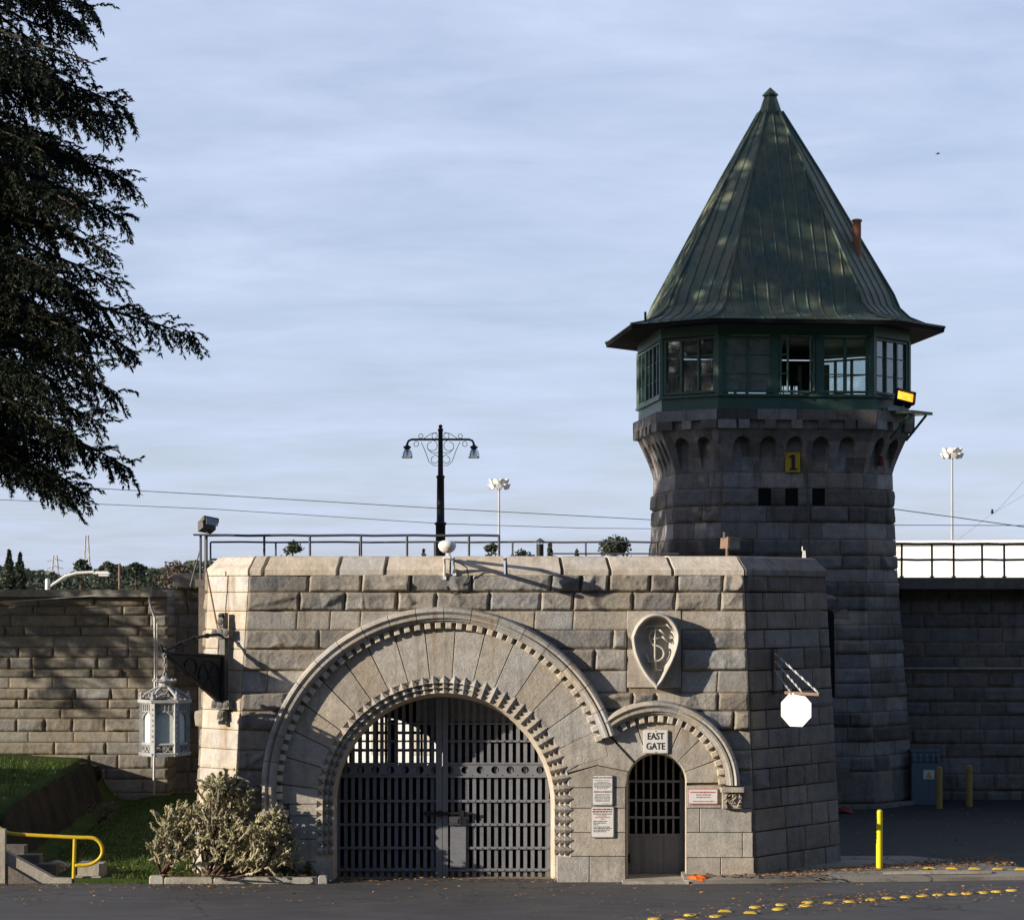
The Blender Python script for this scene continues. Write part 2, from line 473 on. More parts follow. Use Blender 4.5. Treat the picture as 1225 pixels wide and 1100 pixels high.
def asphalt(name, base, var):
    b = NB(name)
    n = b.noise(.5, 6, .62); n2 = b.noise(70, 4, .7, off=4); n3 = b.noise(2.2, 6, .6, vec=(.35, 1.6, 1), off=9)
    c = b.mix(b.rng(n, .35, .65, 0, 1), base, var)
    c = b.mix(1.0, c, b.rng(n2, .3, .7, .65, 1.4), 'MULTIPLY')
    c = b.mix(1.0, c, b.rng(n3, .35, .7, .85, 1.2), 'MULTIPLY')
    vo = b.new('ShaderNodeTexVoronoi', feature='DISTANCE_TO_EDGE'); vo.inputs['Scale'].default_value = .33
    va = b.new('ShaderNodeVectorMath', operation='ADD'); b.link(b.tc.outputs['Object'], va.inputs[0])
    nn = b.new('ShaderNodeTexNoise'); nn.inputs['Scale'].default_value = 1.1; nn.inputs['Detail'].default_value = 6; b.link(b.tc.outputs['Object'], nn.inputs['Vector'])
    b.link(nn.outputs['Color'], va.inputs[1]); b.link(va.outputs[0], vo.inputs['Vector'])
    c = b.mix(b.math('MULTIPLY', b.rng(vo.outputs['Distance'], .002, .012, .75, 0), b.rng(n, .45, .55, 0, 1)), c, (.016, .016, .017))
    return b.finish(c, b.rng(n, .3, .7, .72, .9), 0, n2, .006, .35, spec=.35)
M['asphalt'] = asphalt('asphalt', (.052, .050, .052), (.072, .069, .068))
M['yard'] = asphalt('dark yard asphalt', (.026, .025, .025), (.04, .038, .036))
M['pavement'] = asphalt('worn pavement', (.17, .155, .135), (.24, .215, .18))
def soil(name, a, c_):
    b = NB(name)
    n = b.noise(1.4, 6, .65); n2 = b.noise(22, 5, .7, off=2)
    c = b.mix(b.rng(n, .35, .65, 0, 1), a, c_)
    c = b.mix(1.0, c, b.rng(n2, .3, .7, .6, 1.4), 'MULTIPLY')
    return b.finish(c, .95, 0, n2, .03, .6, spec=.1)
M['lawn'] = soil('lawn ground', (.03, .055, .012), (.06, .085, .02))
M['earth'] = soil('dark earth bank', (.022, .02, .016), (.05, .042, .03))
M['ground'] = soil('open ground', (.16, .14, .10), (.24, .21, .15))
M['far_white'] = paint('white painted wall', (.85, .84, .80), .7, 0, .05)
M['far_tan'] = paint('cream rendered wall', (.62, .56, .46), .8, 0, .1)
M['lamp_on'] = emis('glowing amber lamp', (1.0, .30, .02), 1.6)

# ------------------------------------------------------------------ masonry
def block(mb, A, B, z0, z1, el, er, kind, step, amp=.1, gap=.0055, base=0.0, skirt=.1, tone=None):
    zm = (z0 + z1) / 2
    nz = max(2, int((z1 - z0) / step) + 1)
    zs = np.linspace(z0 + gap, z1 - gap, nz)
    L = np.array([el(z) for z in zs]) + gap; Rr = np.array([er(z) for z in zs]) - gap
    Rr = np.maximum(Rr, L + .004)
    if (Rr - L).max() < .03: return
    nu = max(3, int((Rr - L).max() / step) + 1)
    s = np.linspace(0, 1, nu)
    U = L[:, None] + (Rr - L)[:, None] * s[None]
    Z = np.repeat(zs[:, None], nu, 1)
    de = np.minimum(np.minimum(U - L[:, None], Rr[:, None] - U), np.minimum(Z - zs[0], zs[-1] - Z))
    o1, o2 = rng.random(2) * 200
    t = (rng.random() * .6 if kind == 'r' else .4 + .6 * rng.random()) if tone is None else tone
    if kind == 'r':
        jit = .012 + .05 * fbm(U * 5 + o1, Z * 5 + o2, 3)
        fall = sstep(de / np.maximum(jit, .02))
        big = fbm(U * 1.7 + o2, Z * 2.6 + o1, 2)
        rid = 1 - np.abs(2 * fbm(U * 3.2 + o1 * 2, Z * 4.4 + o2, 3) - 1)
        tilt = (rng.random() - .5) * 1.4 * (Z - zm) / (z1 - z0) + (rng.random() - .5) * .9 * (s[None] - .5)
        W_ = float((Rr - L).max()); u0 = float(L.min())
        fac = np.full_like(U, 1.25)
        wu = U + .07 * (fbm(U * 4 + o1, Z * 4, 3) - .5); wz = Z + .06 * (fbm(U * 4, Z * 4 + o2, 3) - .5)
        for q in range(5 + int(W_ * 8)):
            cu = u0 + W_ * rng.random(); cz = z0 + (z1 - z0) * rng.random()
            an = rng.random() * 6.283; sl = (.8 + 4.2 * rng.random())
            fac = np.minimum(fac, .55 + .6 * rng.random() + sl * (math.cos(an) * (wu - cu) + math.sin(an) * (wz - cz) * 1.3) + .25 * tilt * 0)
        fac = np.clip(fac, .0, 1.25)
        h = amp * (.45 + 1.0 * rng.random()) * fall * (.14 + .64 * fac + .3 * big + .16 * rid) + .013 * fbm(U * 22, Z * 22, 3) * fall
    else:
        h = .010 * sstep(de / .018) + .004 * fbm(U * 18 + o1, Z * 18, 3) + .006 * fbm(U * 2 + o1, Z * 2, 2)
    ax, ay = A(Z); bx, by = B(Z)
    dx, dy = bx - ax, by - ay
    ln = np.sqrt(dx * dx + dy * dy)
    ux, uy = dx / ln, dy / ln
    h = h + base
    P = np.stack([ax + ux * U + uy * h, ay + uy * U - ux * h, Z], -1)
    n = np.array([float(uy[0, 0]), -float(ux[0, 0]), 0])
    dm = (de[:-1, :-1] + de[1:, 1:]) / 2
    eg = np.clip(1 - dm / (.03 + .05 * fbm(U * 4 + o2, Z * 4 + o1, 3)[:-1, :-1]), 0, 1)
    mb.grid(P, t, -n * (skirt + base), eg.ravel())

def course(mb, A, B, z0, z1, regions, kind, step, wmin, wmax, **k):
    zm = (z0 + z1) / 2
    for el, er in regions:
        a, b = el(zm), er(zm)
        if b - a < .05:
            block(mb, A, B, z0, z1, el, er, kind, step, **k); continue
        js = [a]; x = a
        while True:
            x += wmin + (wmax - wmin) * rng.random()
            if x > b - wmin * .6: break
            js.append(x)
        n = len(js)
        for i in range(n):
            l = el if i == 0 else (lambda z, q=js[i]: max(q, min(el(z), er(z))))
            r = er if i == n - 1 else (lambda z, q=js[i + 1]: min(q, max(er(z), el(z))))
            kk = kind
            block(mb, A, B, z0, z1, l, r, kk, step, **k)

# ------------------------------------------------------------------ ground: one sheet to the horizon
def ground():
    xs = np.unique(np.concatenate([np.linspace(-2500, -60, 12), np.linspace(-60, -16, 10), np.linspace(-16, 20, 73), np.linspace(20, 60, 9), np.linspace(60, 2500, 12)]))
    ys = np.unique(np.concatenate([np.linspace(-60, -8, 12), np.linspace(-8, 22, 61), np.linspace(22, 60, 12), np.linspace(60, 3000, 14)]))
    X, Y = np.meshgrid(xs, ys)
    drop = -1.8 * sstep((Y - 1.5) / 15.5)
    inside = (X > -6.6) & (X < 1.8)
    Z = np.where(inside & (Y > 1), drop, 0.0)
    Z = np.where(Y >= 19.0, -1.8, Z)
    Z = np.where((X <= -6.6) & (Y > 0) & (Y < 19), -.3, Z)
    mb = MB(); mb.grid(np.stack([X, Y, Z], -1))
    return tag(mb.build('ground', M['ground']), kind='structure')
ground()

mb = MB()
xs = np.linspace(-70, 70, 141); ys = np.linspace(-41, .5, 60)
X, Y = np.meshgrid(xs, ys)
mb.grid(np.stack([X, Y, .012 + .01 * fbm(X * .3 + 40, Y * .3 + 40, 2)], -1))
tag(mb.build('road', M['asphalt'], smooth=True), kind='structure')

# right yard: dark asphalt running back to the tower and the right wall
mb = MB()
xs = np.linspace(4.0, 40, 60); ys = np.linspace(.5, 18.4, 40)
X, Y = np.meshgrid(xs, ys)
mb.grid(np.stack([X, Y, .03 + .03 * fbm(X * .4, Y * .4, 2)], -1))
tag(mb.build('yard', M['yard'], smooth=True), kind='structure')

# sidewalk apron beside the gatehouse
def apron():
    def edge(x): return -.42 + .0 * x if x < 4 else -.42 + .045 * (x - 4)
    mb = MB()
    V = []
    cols = np.linspace(3.0, 9.6, 45); rows = np.linspace(0, 1, 14)
    P = np.zeros((14, 45, 3))
    for j, x in enumerate(cols):
        y0 = -.40 + .10 * (x - 3) + .06 * vnoise(np.array(x * 1.3), np.array(3.))
        y1 = max(y0 + .05, (.5 if x < 4.2 else min(.6 + (x - 4.2) * 1.35, 3.2)) - max(0, x - 7.5) * 1.15)
        for i, r in enumerate(rows):
            y = y0 + (y1 - y0) * r
            P[i, j] = (x, y, .075 + .06 * min(1, r * 6) + .015 * float(fbm(np.array(x), np.array(y), 2)))
    mb.grid(P, .5, np.array([0, 0, -.12]))
    tag(mb.build('pavement', M['pavement'], smooth=True), kind='structure')
apron()

# lawn with a grassed bank at the left
def lawn_z(x, y):
    x = np.asarray(x, float); y = np.asarray(y, float)
    z = .06 + .012 * np.clip(y, 0, 16) + .05 * fbm(x * .7 + 30, y * .7 + 30, 3)
    edge = -9.35 - .03 * y
    k = sstep((edge - x) / .9 + .5)
    k2 = sstep((y - .8) / 2.6)
    bank = .86 + .05 * np.clip(-9.5 - x, 0, 6)
    ditch = -.12 * np.exp(-((x - edge - .7) / .5) ** 2) * k2
    return z + bank * k * k2 + ditch
mb = MB()
xs = np.linspace(-26, -4.2, 180); ys = np.linspace(-.28, 16.6, 150)
X, Y = np.meshgrid(xs, ys)
mb.grid(np.stack([X, Y, lawn_z(X, Y)], -1), .5, np.array([0, 0, -.4]))
tag(mb.build('lawn', M['lawn'], smooth=True), kind='structure')

# hillside added behind the viewpoint, out of view: its ridge shades the near edge of the road
mb = MB()
xs = np.linspace(-160, 160, 90); ys = np.linspace(-140, -46, 40)
X, Y = np.meshgrid(xs, ys)
rise = sstep((-46 - Y) / 52)
mb.grid(np.stack([X, Y, 4.2 * sstep((-46 - Y + 5) / 5) * 0 + rise * (41.0 + .5 * fbm(X * .05, Y * .05, 3)) - .1], -1))
tag(mb.build('unseen_hillside', M['lawn'], smooth=True), kind='structure')

# ------------------------------------------------------------------ gatehouse
gate = thing('gatehouse', 'grey granite gatehouse with a large round arch beside a small round arch', 'gatehouse')
def xl(z): return -4.62 - (5.45 - z) * .065
def xr(z): return 4.08 + (5.45 - z) * .042
def A_f(z): z = np.asarray(z, float); return xl(z), z * 0
def B_f(z): z = np.asarray(z, float); return xr(z), z * 0
def A_l(z): z = np.asarray(z, float); return -5.42 - (5.45 - z) * .045, z * 0 + .75
def B_r(z): z = np.asarray(z, float); return xr(z) + 1.72 + (5.45 - z) * .012, z * 0 + 2.3
CYS = [686, 708, 730.5, 753, 776, 802, 828, 850, 873, 896.5, 920.5, 945, 968, 995, 1025, 1056]
CZ = [FZ(y) for y in CYS]
KIND = ['r', 'r', 's', 'r', 'r', 's', 'r', 'r', 's', 'r', 'r', 's', 's', 's', 's']
BX, BZ, BR = FX(530), FZ(942.5), 216 / SC          # big hood mould circle
SX, SZ, SR = FX(784), FZ(938), 100 / SC            # small hood mould circle
def bh(z):
    r = BR - .1; d = z - BZ
    return math.sqrt(max(0, r * r - d * d)) if d > 0 else r
def sh(z):
    r = SR - .08; d = z - SZ
    return math.sqrt(max(0, r * r - d * d)) if d > 0 else r
wall_mb = MB()
def X2U(f): return lambda z: f(z) - float(xl(z))
for i, kd in enumerate(KIND):
    z1, z0 = CZ[i], CZ[i + 1]
    zm = (z0 + z1) / 2
    full = lambda z: float(xr(z)) - float(xl(z))
    left0 = lambda z: 0.0
    regs = []
    if z0 >= BZ + BR - .1:
        regs = [(left0, full)]
    elif zm > FZ(966):
        regs = [(left0, X2U(lambda z: BX - bh(z) + .02))]
        rstart = X2U(lambda z: BX + bh(z))
        if z0 > SZ + SR - .09:
            if z1 > FZ(730) - .01 or z0 < FZ(822.0) - .3: regs.append((rstart, full))
            elif z0 >= FZ(830): regs += [(rstart, X2U(lambda z: FX(750))), (X2U(lambda z: FX(815)), full)]
            else: regs.append((rstart, full))
        else:
            if z1 > SZ + SR - .4: regs.append((rstart, X2U(lambda z: max(SX - sh(z), BX + bh(z) + .01))))
            regs.append((X2U(lambda z: SX + sh(z)), full))
    else:
        regs = [(left0, X2U(lambda z: FX(346)))]
    course(wall_mb, A_f, B_f, z0, z1, regs, kd, .02, .4, 1.45, amp=.15)
wall_mb.build('front_wall', M['rock'], gate, smooth=True)

# chamfered shoulders
mb = MB()
lenf = lambda A, B: (lambda z: float(np.hypot(B(z)[0] - A(z)[0], B(z)[1] - A(z)[1])))
for i in range(len(KIND)):
    course(mb, A_l, A_f, CZ[i + 1], CZ[i], [(lambda z: 0., lenf(A_l, A_f))], 's', .03, .75, 1.3)
mb.build('left_shoulder', M['pale_left'], gate, smooth=True)
mb = MB()
for i in range(len(KIND)):
    course(mb, B_f, B_r, CZ[i + 1], CZ[i], [(lambda z: 0., lenf(B_f, B_r))], 's' if KIND[i] == 's' or i % 2 else 'r', .03, .5, 1.1, amp=.04, gap=.011)
sh_o = mb.build('right_shoulder', M['shoulder'], gate, smooth=True)
# quoin edge: rough rocky stones behind the left shoulder
mb = MB()
A_q = lambda z: (A_l(z)[0] - .10, z * 0 + 1.6); 
for i in range(len(KIND)):
    course(mb, lambda z: (np.asarray(A_l(z)[0]) - .02 , np.asarray(z, float) * 0 + 1.9), A_l, CZ[i + 1], CZ[i], [(lambda z: 0., lambda z: 1.15)], 'r', .035, .6, 1.2, amp=.13)
mb.build('quoin', M['rock'], gate, smooth=True)

# backing of the front wall, cut by the two openings
def arcpx(cx, cy, r, a0, a1, n): return [(cx + r * math.cos(R(a0 + (a1 - a0) * i / n)), cy - r * math.sin(R(a0 + (a1 - a0) * i / n))) for i in range(n + 1)]
def px2(pl, Y=0.0): return [(FX(a, Y), FZ(b, Y)) for a, b in pl]
OX, OY, ORI = 531.0, 961.0, 151.0                   # big opening
PX_, PY_, PR = 785.0, 936.0, 37.0                   # small opening
out = [(float(xl(-.1)), -.1), (float(xl(5.42)), 5.42), (float(xr(5.42)), 5.42), (float(xr(-.1)), -.1)]
out += px2([(PX_ + PR, 1062)] + arcpx(PX_, PY_, PR, 0, 180, 24) + [(PX_ - PR, 1062)])
out += px2([(OX + ORI, 1062)] + arcpx(OX, OY, ORI, 0, 180, 48) + [(OX - ORI, 1062)])
mb = MB(); mb.prism(out, .012, .95)
mb.build('wall_core', M['mortar'], gate)

# splayed reveals
def reveal(name, cx, cy, r0, r1, y0, y1, px_mat, ybot=1060):
    mb = MB()
    path = [(1, 0, ybot - cy)] if True else []
    ang = [(0, ybot)] + [(180 * i / 48, None) for i in range(49)] + [(180, ybot)]
    P = np.zeros((len(ang), 5, 3))
    for i, (a, yb) in enumerate(ang):
        for j in range(5):
            r = r0 + (r1 - r0) * min(j, 3) / 3
            y = y0 + (y1 - y0) * min(j, 3) / 3 if j < 4 else y1 + .35
            x = cx + r * math.cos(R(a)); zz = (cy - r * math.sin(R(a))) if yb is None else yb
            P[i, j] = (FX(x, max(y, 0)), y, FZ(zz, max(y, 0)))
    mb.grid(P)
    return mb.build(name, px_mat, gate)
reveal('arch_splay', OX, OY, 152, 133, -.05, .10, M['arch'])
reveal('arch_reveal', OX, OY, 133.5, 127.5, .09, .9, M['pale'])
reveal('doorway_reveal', PX_, PY_, 36, 33.5, -.05, .85, M['pale'])

# ring stones and ashlar of the piers
ring = MB()
def hood_r(ang, cx, cy, R0, ox, oy):
    """distance from (ox,oy) along ang (px, up positive) to the circle R0 about (cx,cy)"""
    dx, dy = math.cos(R(ang)), -math.sin(R(ang))
    fx, fy = ox - cx, oy - cy
    b = fx * dx + fy * dy; c = fx * fx + fy * fy - R0 * R0
    return -b + math.sqrt(b * b - c)
def voussoirs(ox, oy, ri, cx, cy, R0, angs, gapdeg, y=-.05, rfix=None):
    for a0, a1 in zip(angs[:-1], angs[1:]):
        a0g, a1g = a0 + gapdeg, a1 - gapdeg
        n = 5
        pts = arcpx(ox, oy, ri, a0g, a1g, n)
        for i in range(n + 1):
            a = a1g + (a0g - a1g) * i / n
            r = hood_r(a, cx, cy, R0, ox, oy)
            pts.append((ox + r * math.cos(R(a)), oy - r * math.sin(R(a))))
        ring.prism(px2(pts), y - .004 * rng.random(), .04, .008, tone=rng.random())
angs = [16]
while angs[-1] < 180 - 6: angs.append(min(180, angs[-1] + 9.1 + 1.6 * rng.random()))
angs[-1] = 180
voussoirs(OX, OY, 151, 530, 942.5, 201, angs, .16)
voussoirs(PX_, PY_, 36, 784, 938, 84, [0, 21, 45, 66, 109, 134], .5, -.055)
G = 1.0
def ash(pl, y=-.045, bev=.008): ring.prism(px2(pl), y - .006 * rng.random(), .04, bev, tone=rng.random())
def rect(x0, y0, x1, y1, **k): ash([(x0 + .4, y1 - .4), (x0 + .4, y0 + .4), (x1 - .4, y0 + .4), (x1 - .4, y1 - .4)], **k)
# between the arches
ash([(677, 924.0), (712, 904), (722, 886), (727, 878), (758, 912), (752, 922), (714.5, 914.5)])
ash([(714.5, 915.5), (751, 923), (748.6, 938), (748.5, 941), (682, 941), (678, 926.5)])
ash([(669, 903), (690, 868), (722, 860), (727, 876), (711, 903), (677, 923.0)])
for y0, y1, xs_ in [(941.5, 966, [682.5, 748.5]), (966, 995, [682.5, 748.5]), (995, 1023.5, [682.5, 748.5]), (1023.5, 1056, [666, 705, 748.5])]:
    for a, b in zip(xs_[:-1], xs_[1:]): rect(a, y0, b, y1)
# right of the doorway
for y0, y1, xs_ in [(938.5, 966, [821.5, 862.5]), (966, 995, [821.5, 837, 899.5]), (995, 1025, [821.5, 888, 900.5]), (1025, 1056, [821.5, 862, 902])]:
    for a, b in zip(xs_[:-1], xs_[1:]): rect(a, y0, b, y1)
rect(888, 938.5, 899, 966)
# left jamb under the springing
for y0, y1 in [(961, 975), (975, 1003), (1003, 1030), (1030, 1056)]: rect(346, y0, 397 if y1 > 1040 else 380, y1)
rect(318, 976, 345, 1003, y=-.02); rect(318, 1003, 345, 1030, y=-.02); rect(318, 1030, 345, 1056, y=-.02)
ring.build('ring_stones', M['arch'], gate)

# hood moulds swept along the arches
def hood(name, cx, cy, R0, a0, a1, stilt=0, k=1.0, prof=None, seg=9.0):
    mb = MB()
    prof = prof or [(1.5, .05), (0, -.19), (-1.5, -.25), (-4.5, -.27), (-7, -.235), (-7.6, -.21), (-8.6, -.215), (-9.2, -.25), (-12, -.25), (-13, -.215), (-14, -.205), (-15.2, -.20), (-15.6, -.165), (-17.5, -.16), (-17.6, .03)]
    tot = a1 - a0
    nseg = max(1, round(tot / seg))
    for sg in range(nseg):
        b0 = a0 + tot * sg / nseg + .10; b1 = a0 + tot * (sg + 1) / nseg - .10
        n = 7
        P = np.zeros((n + 1, len(prof), 3))
        for i in range(n + 1):
            a = b0 + (b1 - b0) * i / n
            for j, (dr, y) in enumerate(prof):
                r = R0 + dr * k
                P[i, j] = (FX(cx + r * math.cos(R(a))), y, FZ(cy - r * math.sin(R(a))))
        t = rng.random()
        mb.grid(P, t)
        for e in (0, n):
            mb.add(P[e], [tuple(range(len(prof)))], t)
    if stilt:
        P = np.zeros((2, len(prof), 3))
        for i, yy in enumerate((cy, cy + stilt)):
            for j, (dr, y) in enumerate(prof): P[i, j] = (FX(cx - (R0 + dr * k)), y, FZ(yy))
        mb.grid(P, rng.random())
    return mb.build(name, M['arch'], gate)
hood('hood_mould', 530, 942.5, 216, 17.5, 180, 25)
hood('hood_mould', 784, 938, 100, 0, 129, 0, .95, seg=19)

def dentils(cx, cy, r0, r1, a0, a1, pitch, wd, stilt=0):
    mb = MB()
    rm = (r0 + r1) / 2
    n = int(R(a1 - a0) * rm / pitch)
    for i in range(n + 1):
        a = R(a0 + (a1 - a0) * i / n)
        t = np.array([-math.sin(a), -math.cos(a)]); q = np.array([math.cos(a), -math.sin(a)])
        c0 = np.array([cx, cy])
        pts = [c0 + q * r1 - t * wd / 2, c0 + q * r0 - t * wd / 2, c0 + q * r0 + t * wd / 2, c0 + q * r1 + t * wd / 2]
        mb.prism(px2(pts), -.155, .0, .012, tone=rng.random())
    if stilt:
        for i in range(int(stilt / pitch) + 1):
            y = cy + 9 + i * pitch
            mb.prism(px2([(cx - r1, y + wd / 2), (cx - r0, y + wd / 2), (cx - r0, y - wd / 2), (cx - r1, y - wd / 2)]), -.155, 0, .012, tone=rng.random())
    return mb.build('dentil_course', M['pale'], gate)
dentils(530, 942.5, 199, 191, 18, 180, 12.3, 7.2, 22)
dentils(784, 938, 83.5, 75, 3, 127, 11.3, 6.8)

# chevron teeth round the big opening
def chevrons():
    mb = MB()
    rows = [(153.5, 145, -.035), (147.5, 139, .02), (141, 132.8, .07)]
    for k, (ro, ri, y) in enumerate(rows):
        L = math.pi * 142
        n = 37
        def tooth(c, q, t):
            w = 6.0
            pts = [c + q * ri - t * w, c + q * ro - t * .3, c + q * ro + t * .3, c + q * ri + t * w]
            P = px2(pts)
            # pitched tooth: ridge in the middle stands out, flanks fall back
            v = [(P[0][0], y - .02, P[0][1]), (P[1][0], y - .03, P[1][1]), (P[2][0], y - .03, P[2][1]), (P[3][0], y - .02, P[3][1])]
            m = px2([c + q * (ri - .5)])[0]
            v.append((m[0], y - .06, m[1]))
            v += [(a, .16, b) for a, b in P]
            mb.add(v, [(0, 1, 4), (1, 2, 4), (2, 3, 4), (0, 4, 3), (0, 5, 6, 1), (1, 6, 7, 2), (2, 7, 8, 3), (3, 8, 5, 0)], rng.random())
        for i in range(n):
            a = R(180 * (i + .5) / n)
            tooth(np.array([OX, OY]), np.array([math.cos(a), -math.sin(a)]), np.array([-math.sin(a), -math.cos(a)]))
        for sgn in (-1, 1):
            for i in range(5):
                yy = OY + 6.5 + i * 12.2
                tooth(np.array([OX, yy]), np.array([sgn, 0.]), np.array([0., 1.]))
    return mb.build('chevron_moulding', M['arch'], gate)
chevrons()

# imposts
mb = MB()
mb.prism(px2([(313, 975.5), (313, 968), (346, 968), (346, 975.5)]), -.27, .03, .012)
mb.prism(px2([(318, 976), (318, 1001), (344, 1001), (344, 976)]), -.12, .03, .012)
mb.build('impost', M['arch'], gate)
mb = MB()
mb.prism(px2([(861, 946), (861, 940), (889, 940), (889, 946)]), -.28, .03, .012)
mb.prism(px2([(863, 966), (863, 946), (887, 946), (887, 966)]), -.17, .03, .012)
for k in range(26):
    a, b = 864.5 + 21 * rng.random(), 948 + 16 * rng.random()
    an = rng.random() * 6.28; w, h = 1.1, 3.0
    q = np.array([math.cos(an), math.sin(an)]); t = np.array([-q[1], q[0]]); c = np.array([a, b])
    mb.prism(px2([c - q * h, c - t * w, c + q * h, c + t * w]), -.22, -.16, .015)
mb.build('capital', M['arch'], gate)

# coping with a sloping top, mitred round the shoulders
def coping():
    pts = [(-5.48, 1.9), (-5.42, .75), (-4.62, 0), (4.08, 0), (5.80, 2.3), (5.2, 4.0)]
    prof = [(-.5, 5.40), (.055, 5.405), (.055, 5.50), (.02, 5.54), (-.05, 5.60), (-.16, 5.72), (-.22, 5.745), (-.6, 5.745)]
    def off(o):
        dirs = [(Vector(b) - Vector(a)).normalized() for a, b in zip(pts[:-1], pts[1:])]
        res = []
        for i, p in enumerate(pts):
            p = Vector(p)
            if i == 0: d = dirs[0]; res.append(p + Vector((d.y, -d.x)) * o); continue
            if i == len(pts) - 1: d = dirs[-1]; res.append(p + Vector((d.y, -d.x)) * o); continue
            n1 = Vector((dirs[i - 1].y, -dirs[i - 1].x)); n2 = Vector((dirs[i].y, -dirs[i].x))
            res.append(p + (n1 + n2) * (o / (1 + n1.dot(n2))))
        return res
    O = [off(o) for o, z in prof]
    mb = MB(); mb2 = MB(); mb1 = mb
    cuts = {2: [298, 316, 405, 461, 540, 605, 672, 729, 803.5, 890], 0: [0, 1], 1: [0, 1], 3: [0, .3, 1], 4: [0, 1]}
    for s in range(5):
        fr = cuts[s] if s != 2 else [(FX(c) + 4.62) / 8.70 for c in cuts[2]]
        fr[0] = 0; fr[-1] = 1
        mb = mb2 if s >= 3 else mb1
        for a, b in zip(fr[:-1], fr[1:]):
            nn = 12
            P = np.zeros((nn, len(prof), 3))
            g = .004 if s == 2 else .002
            o1 = rng.random() * 50
            for i in range(nn):
                f = a + g + (b - a - 2 * g) * i / (nn - 1)
                for j in range(len(prof)):
                    q = O[j][s].lerp(O[j][s + 1], f)
                    wob = .012 * float(fbm(np.array(f * 30 + o1), np.array(j * .7), 2)) if 0 < j < 7 else 0
                    P[i, j] = (q.x, q.y - wob, prof[j][1] - wob)
            t = rng.random()
            mb.grid(P, t)
            mb.add(P[0], [tuple(range(len(prof)))], t); mb.add(P[-1], [tuple(range(len(prof)))], t)
    mb2.build('shoulder_coping', M['shoulder'], gate)  # right coping in the darkened stone, its shade put into the colour
    return mb1.build('coping', M['pale'], gate)
coping()

# shield with the carved monogram
def shield():
    mb = MB(); mb.prism(px2([(750.5, 822), (750.5, 730.5), (814.5, 730.5), (814.5, 822)]), -.03, .04, .008)
    mb.build('shield_panel', M['arch'], gate)
    z5 = lambda q: (730 + q[0] / 8.46, 710 + q[1] / 8.46)
    ctl = [(455, 193), (565, 215), (640, 282), (684, 370), (693, 450), (672, 560), (622, 695), (550, 835), (505, 910), (462, 962), (428, 925), (362, 850), (290, 730), (235, 590), (213, 455), (222, 400), (265, 308), (350, 225)]
    pts = [np.array(z5(q)) for q in ctl]
    res = []
    n = len(pts)
    for i in range(n):
        p0, p1, p2, p3 = pts[i - 1], pts[i], pts[(i + 1) % n], pts[(i + 2) % n]
        for t in np.linspace(0, 1, 6, endpoint=False):
            if i in (8, 9) : q = p1 + (p2 - p1) * t
            else: q = .5 * (2 * p1 + (p2 - p0) * t + (2 * p0 - 5 * p1 + 4 * p2 - p3) * t * t + (3 * p1 - p0 - 3 * p2 + p3) * t ** 3)
            res.append(q)
    res = np.array(res); c = np.array([783.8, 768.0])
    prof = [(1.0, .0), (1.0, -.25), (.985, -.31), (.95, -.355), (.915, -.36), (.885, -.335), (.86, -.25), (.83, -.17), (.74, -.12), (.45, -.09), (.2, -.08), (.02, -.08)]
    P = np.zeros((len(prof), len(res) + 1, 3))
    for j, (k, y) in enumerate(prof):
        for i in range(len(res) + 1):
            q = c + (res[i % len(res)] - c) * k
            P[j, i] = (FX(q[0]), y, FZ(q[1]))
    mb = MB(); mb.grid(P)
    s = mb.build('shield', M['shield'], gate, smooth=True)
    m = MB()
    def stroke(pl, w, y=-.15):
        pl = [z5(q) for q in pl]
        ws = w if isinstance(w, list) else [w] * len(pl)
        for yy in (y, y - .05): m.tube([(FX(a), yy, FZ(b)) for a, b in pl], [q * 1.1 / 8.46 / SC for q in ws], 6)
    def arc(cx, cy, rx, ry, a0, a1, n=12): return [(cx + rx * math.cos(R(a0 + (a1 - a0) * i / n)), cy - ry * math.sin(R(a0 + (a1 - a0) * i / n))) for i in range(n + 1)]
    stroke([(447, 325), (447, 560), (449, 765)], [8, 11, 14])
    stroke([(405, 768), (449, 762), (515, 768)], [5, 12, 5])
    stroke([(345, 372)] + arc(385, 352, 42, 26, 190, 95, 6) + [(450, 322), (560, 318)], [4] + [7] * 7 + [8, 9])
    stroke([(560, 305), (580, 325), (628, 375)], [11, 9, 6])
    stroke(arc(455, 440, 66, 78, 62, 262, 14), [5] + [8] * 13 + [6])
    stroke([(490, 362), (520, 385), (552, 420)], [9, 8, 5])
    stroke([(395, 455), (450, 452), (522, 440)], 7)
    stroke([(518, 428), (545, 455), (580, 490)], [11, 8, 5])
    stroke([(425, 515)] + arc(455, 600, 82, 78, 80, -88, 12) + [(385, 678)], [7] + [10] * 13 + [7])
    stroke([(362, 605), (372, 645), (384, 690)], [4, 9, 10])
    m.build('monogram', M['shield'], s, smooth=True)
shield()

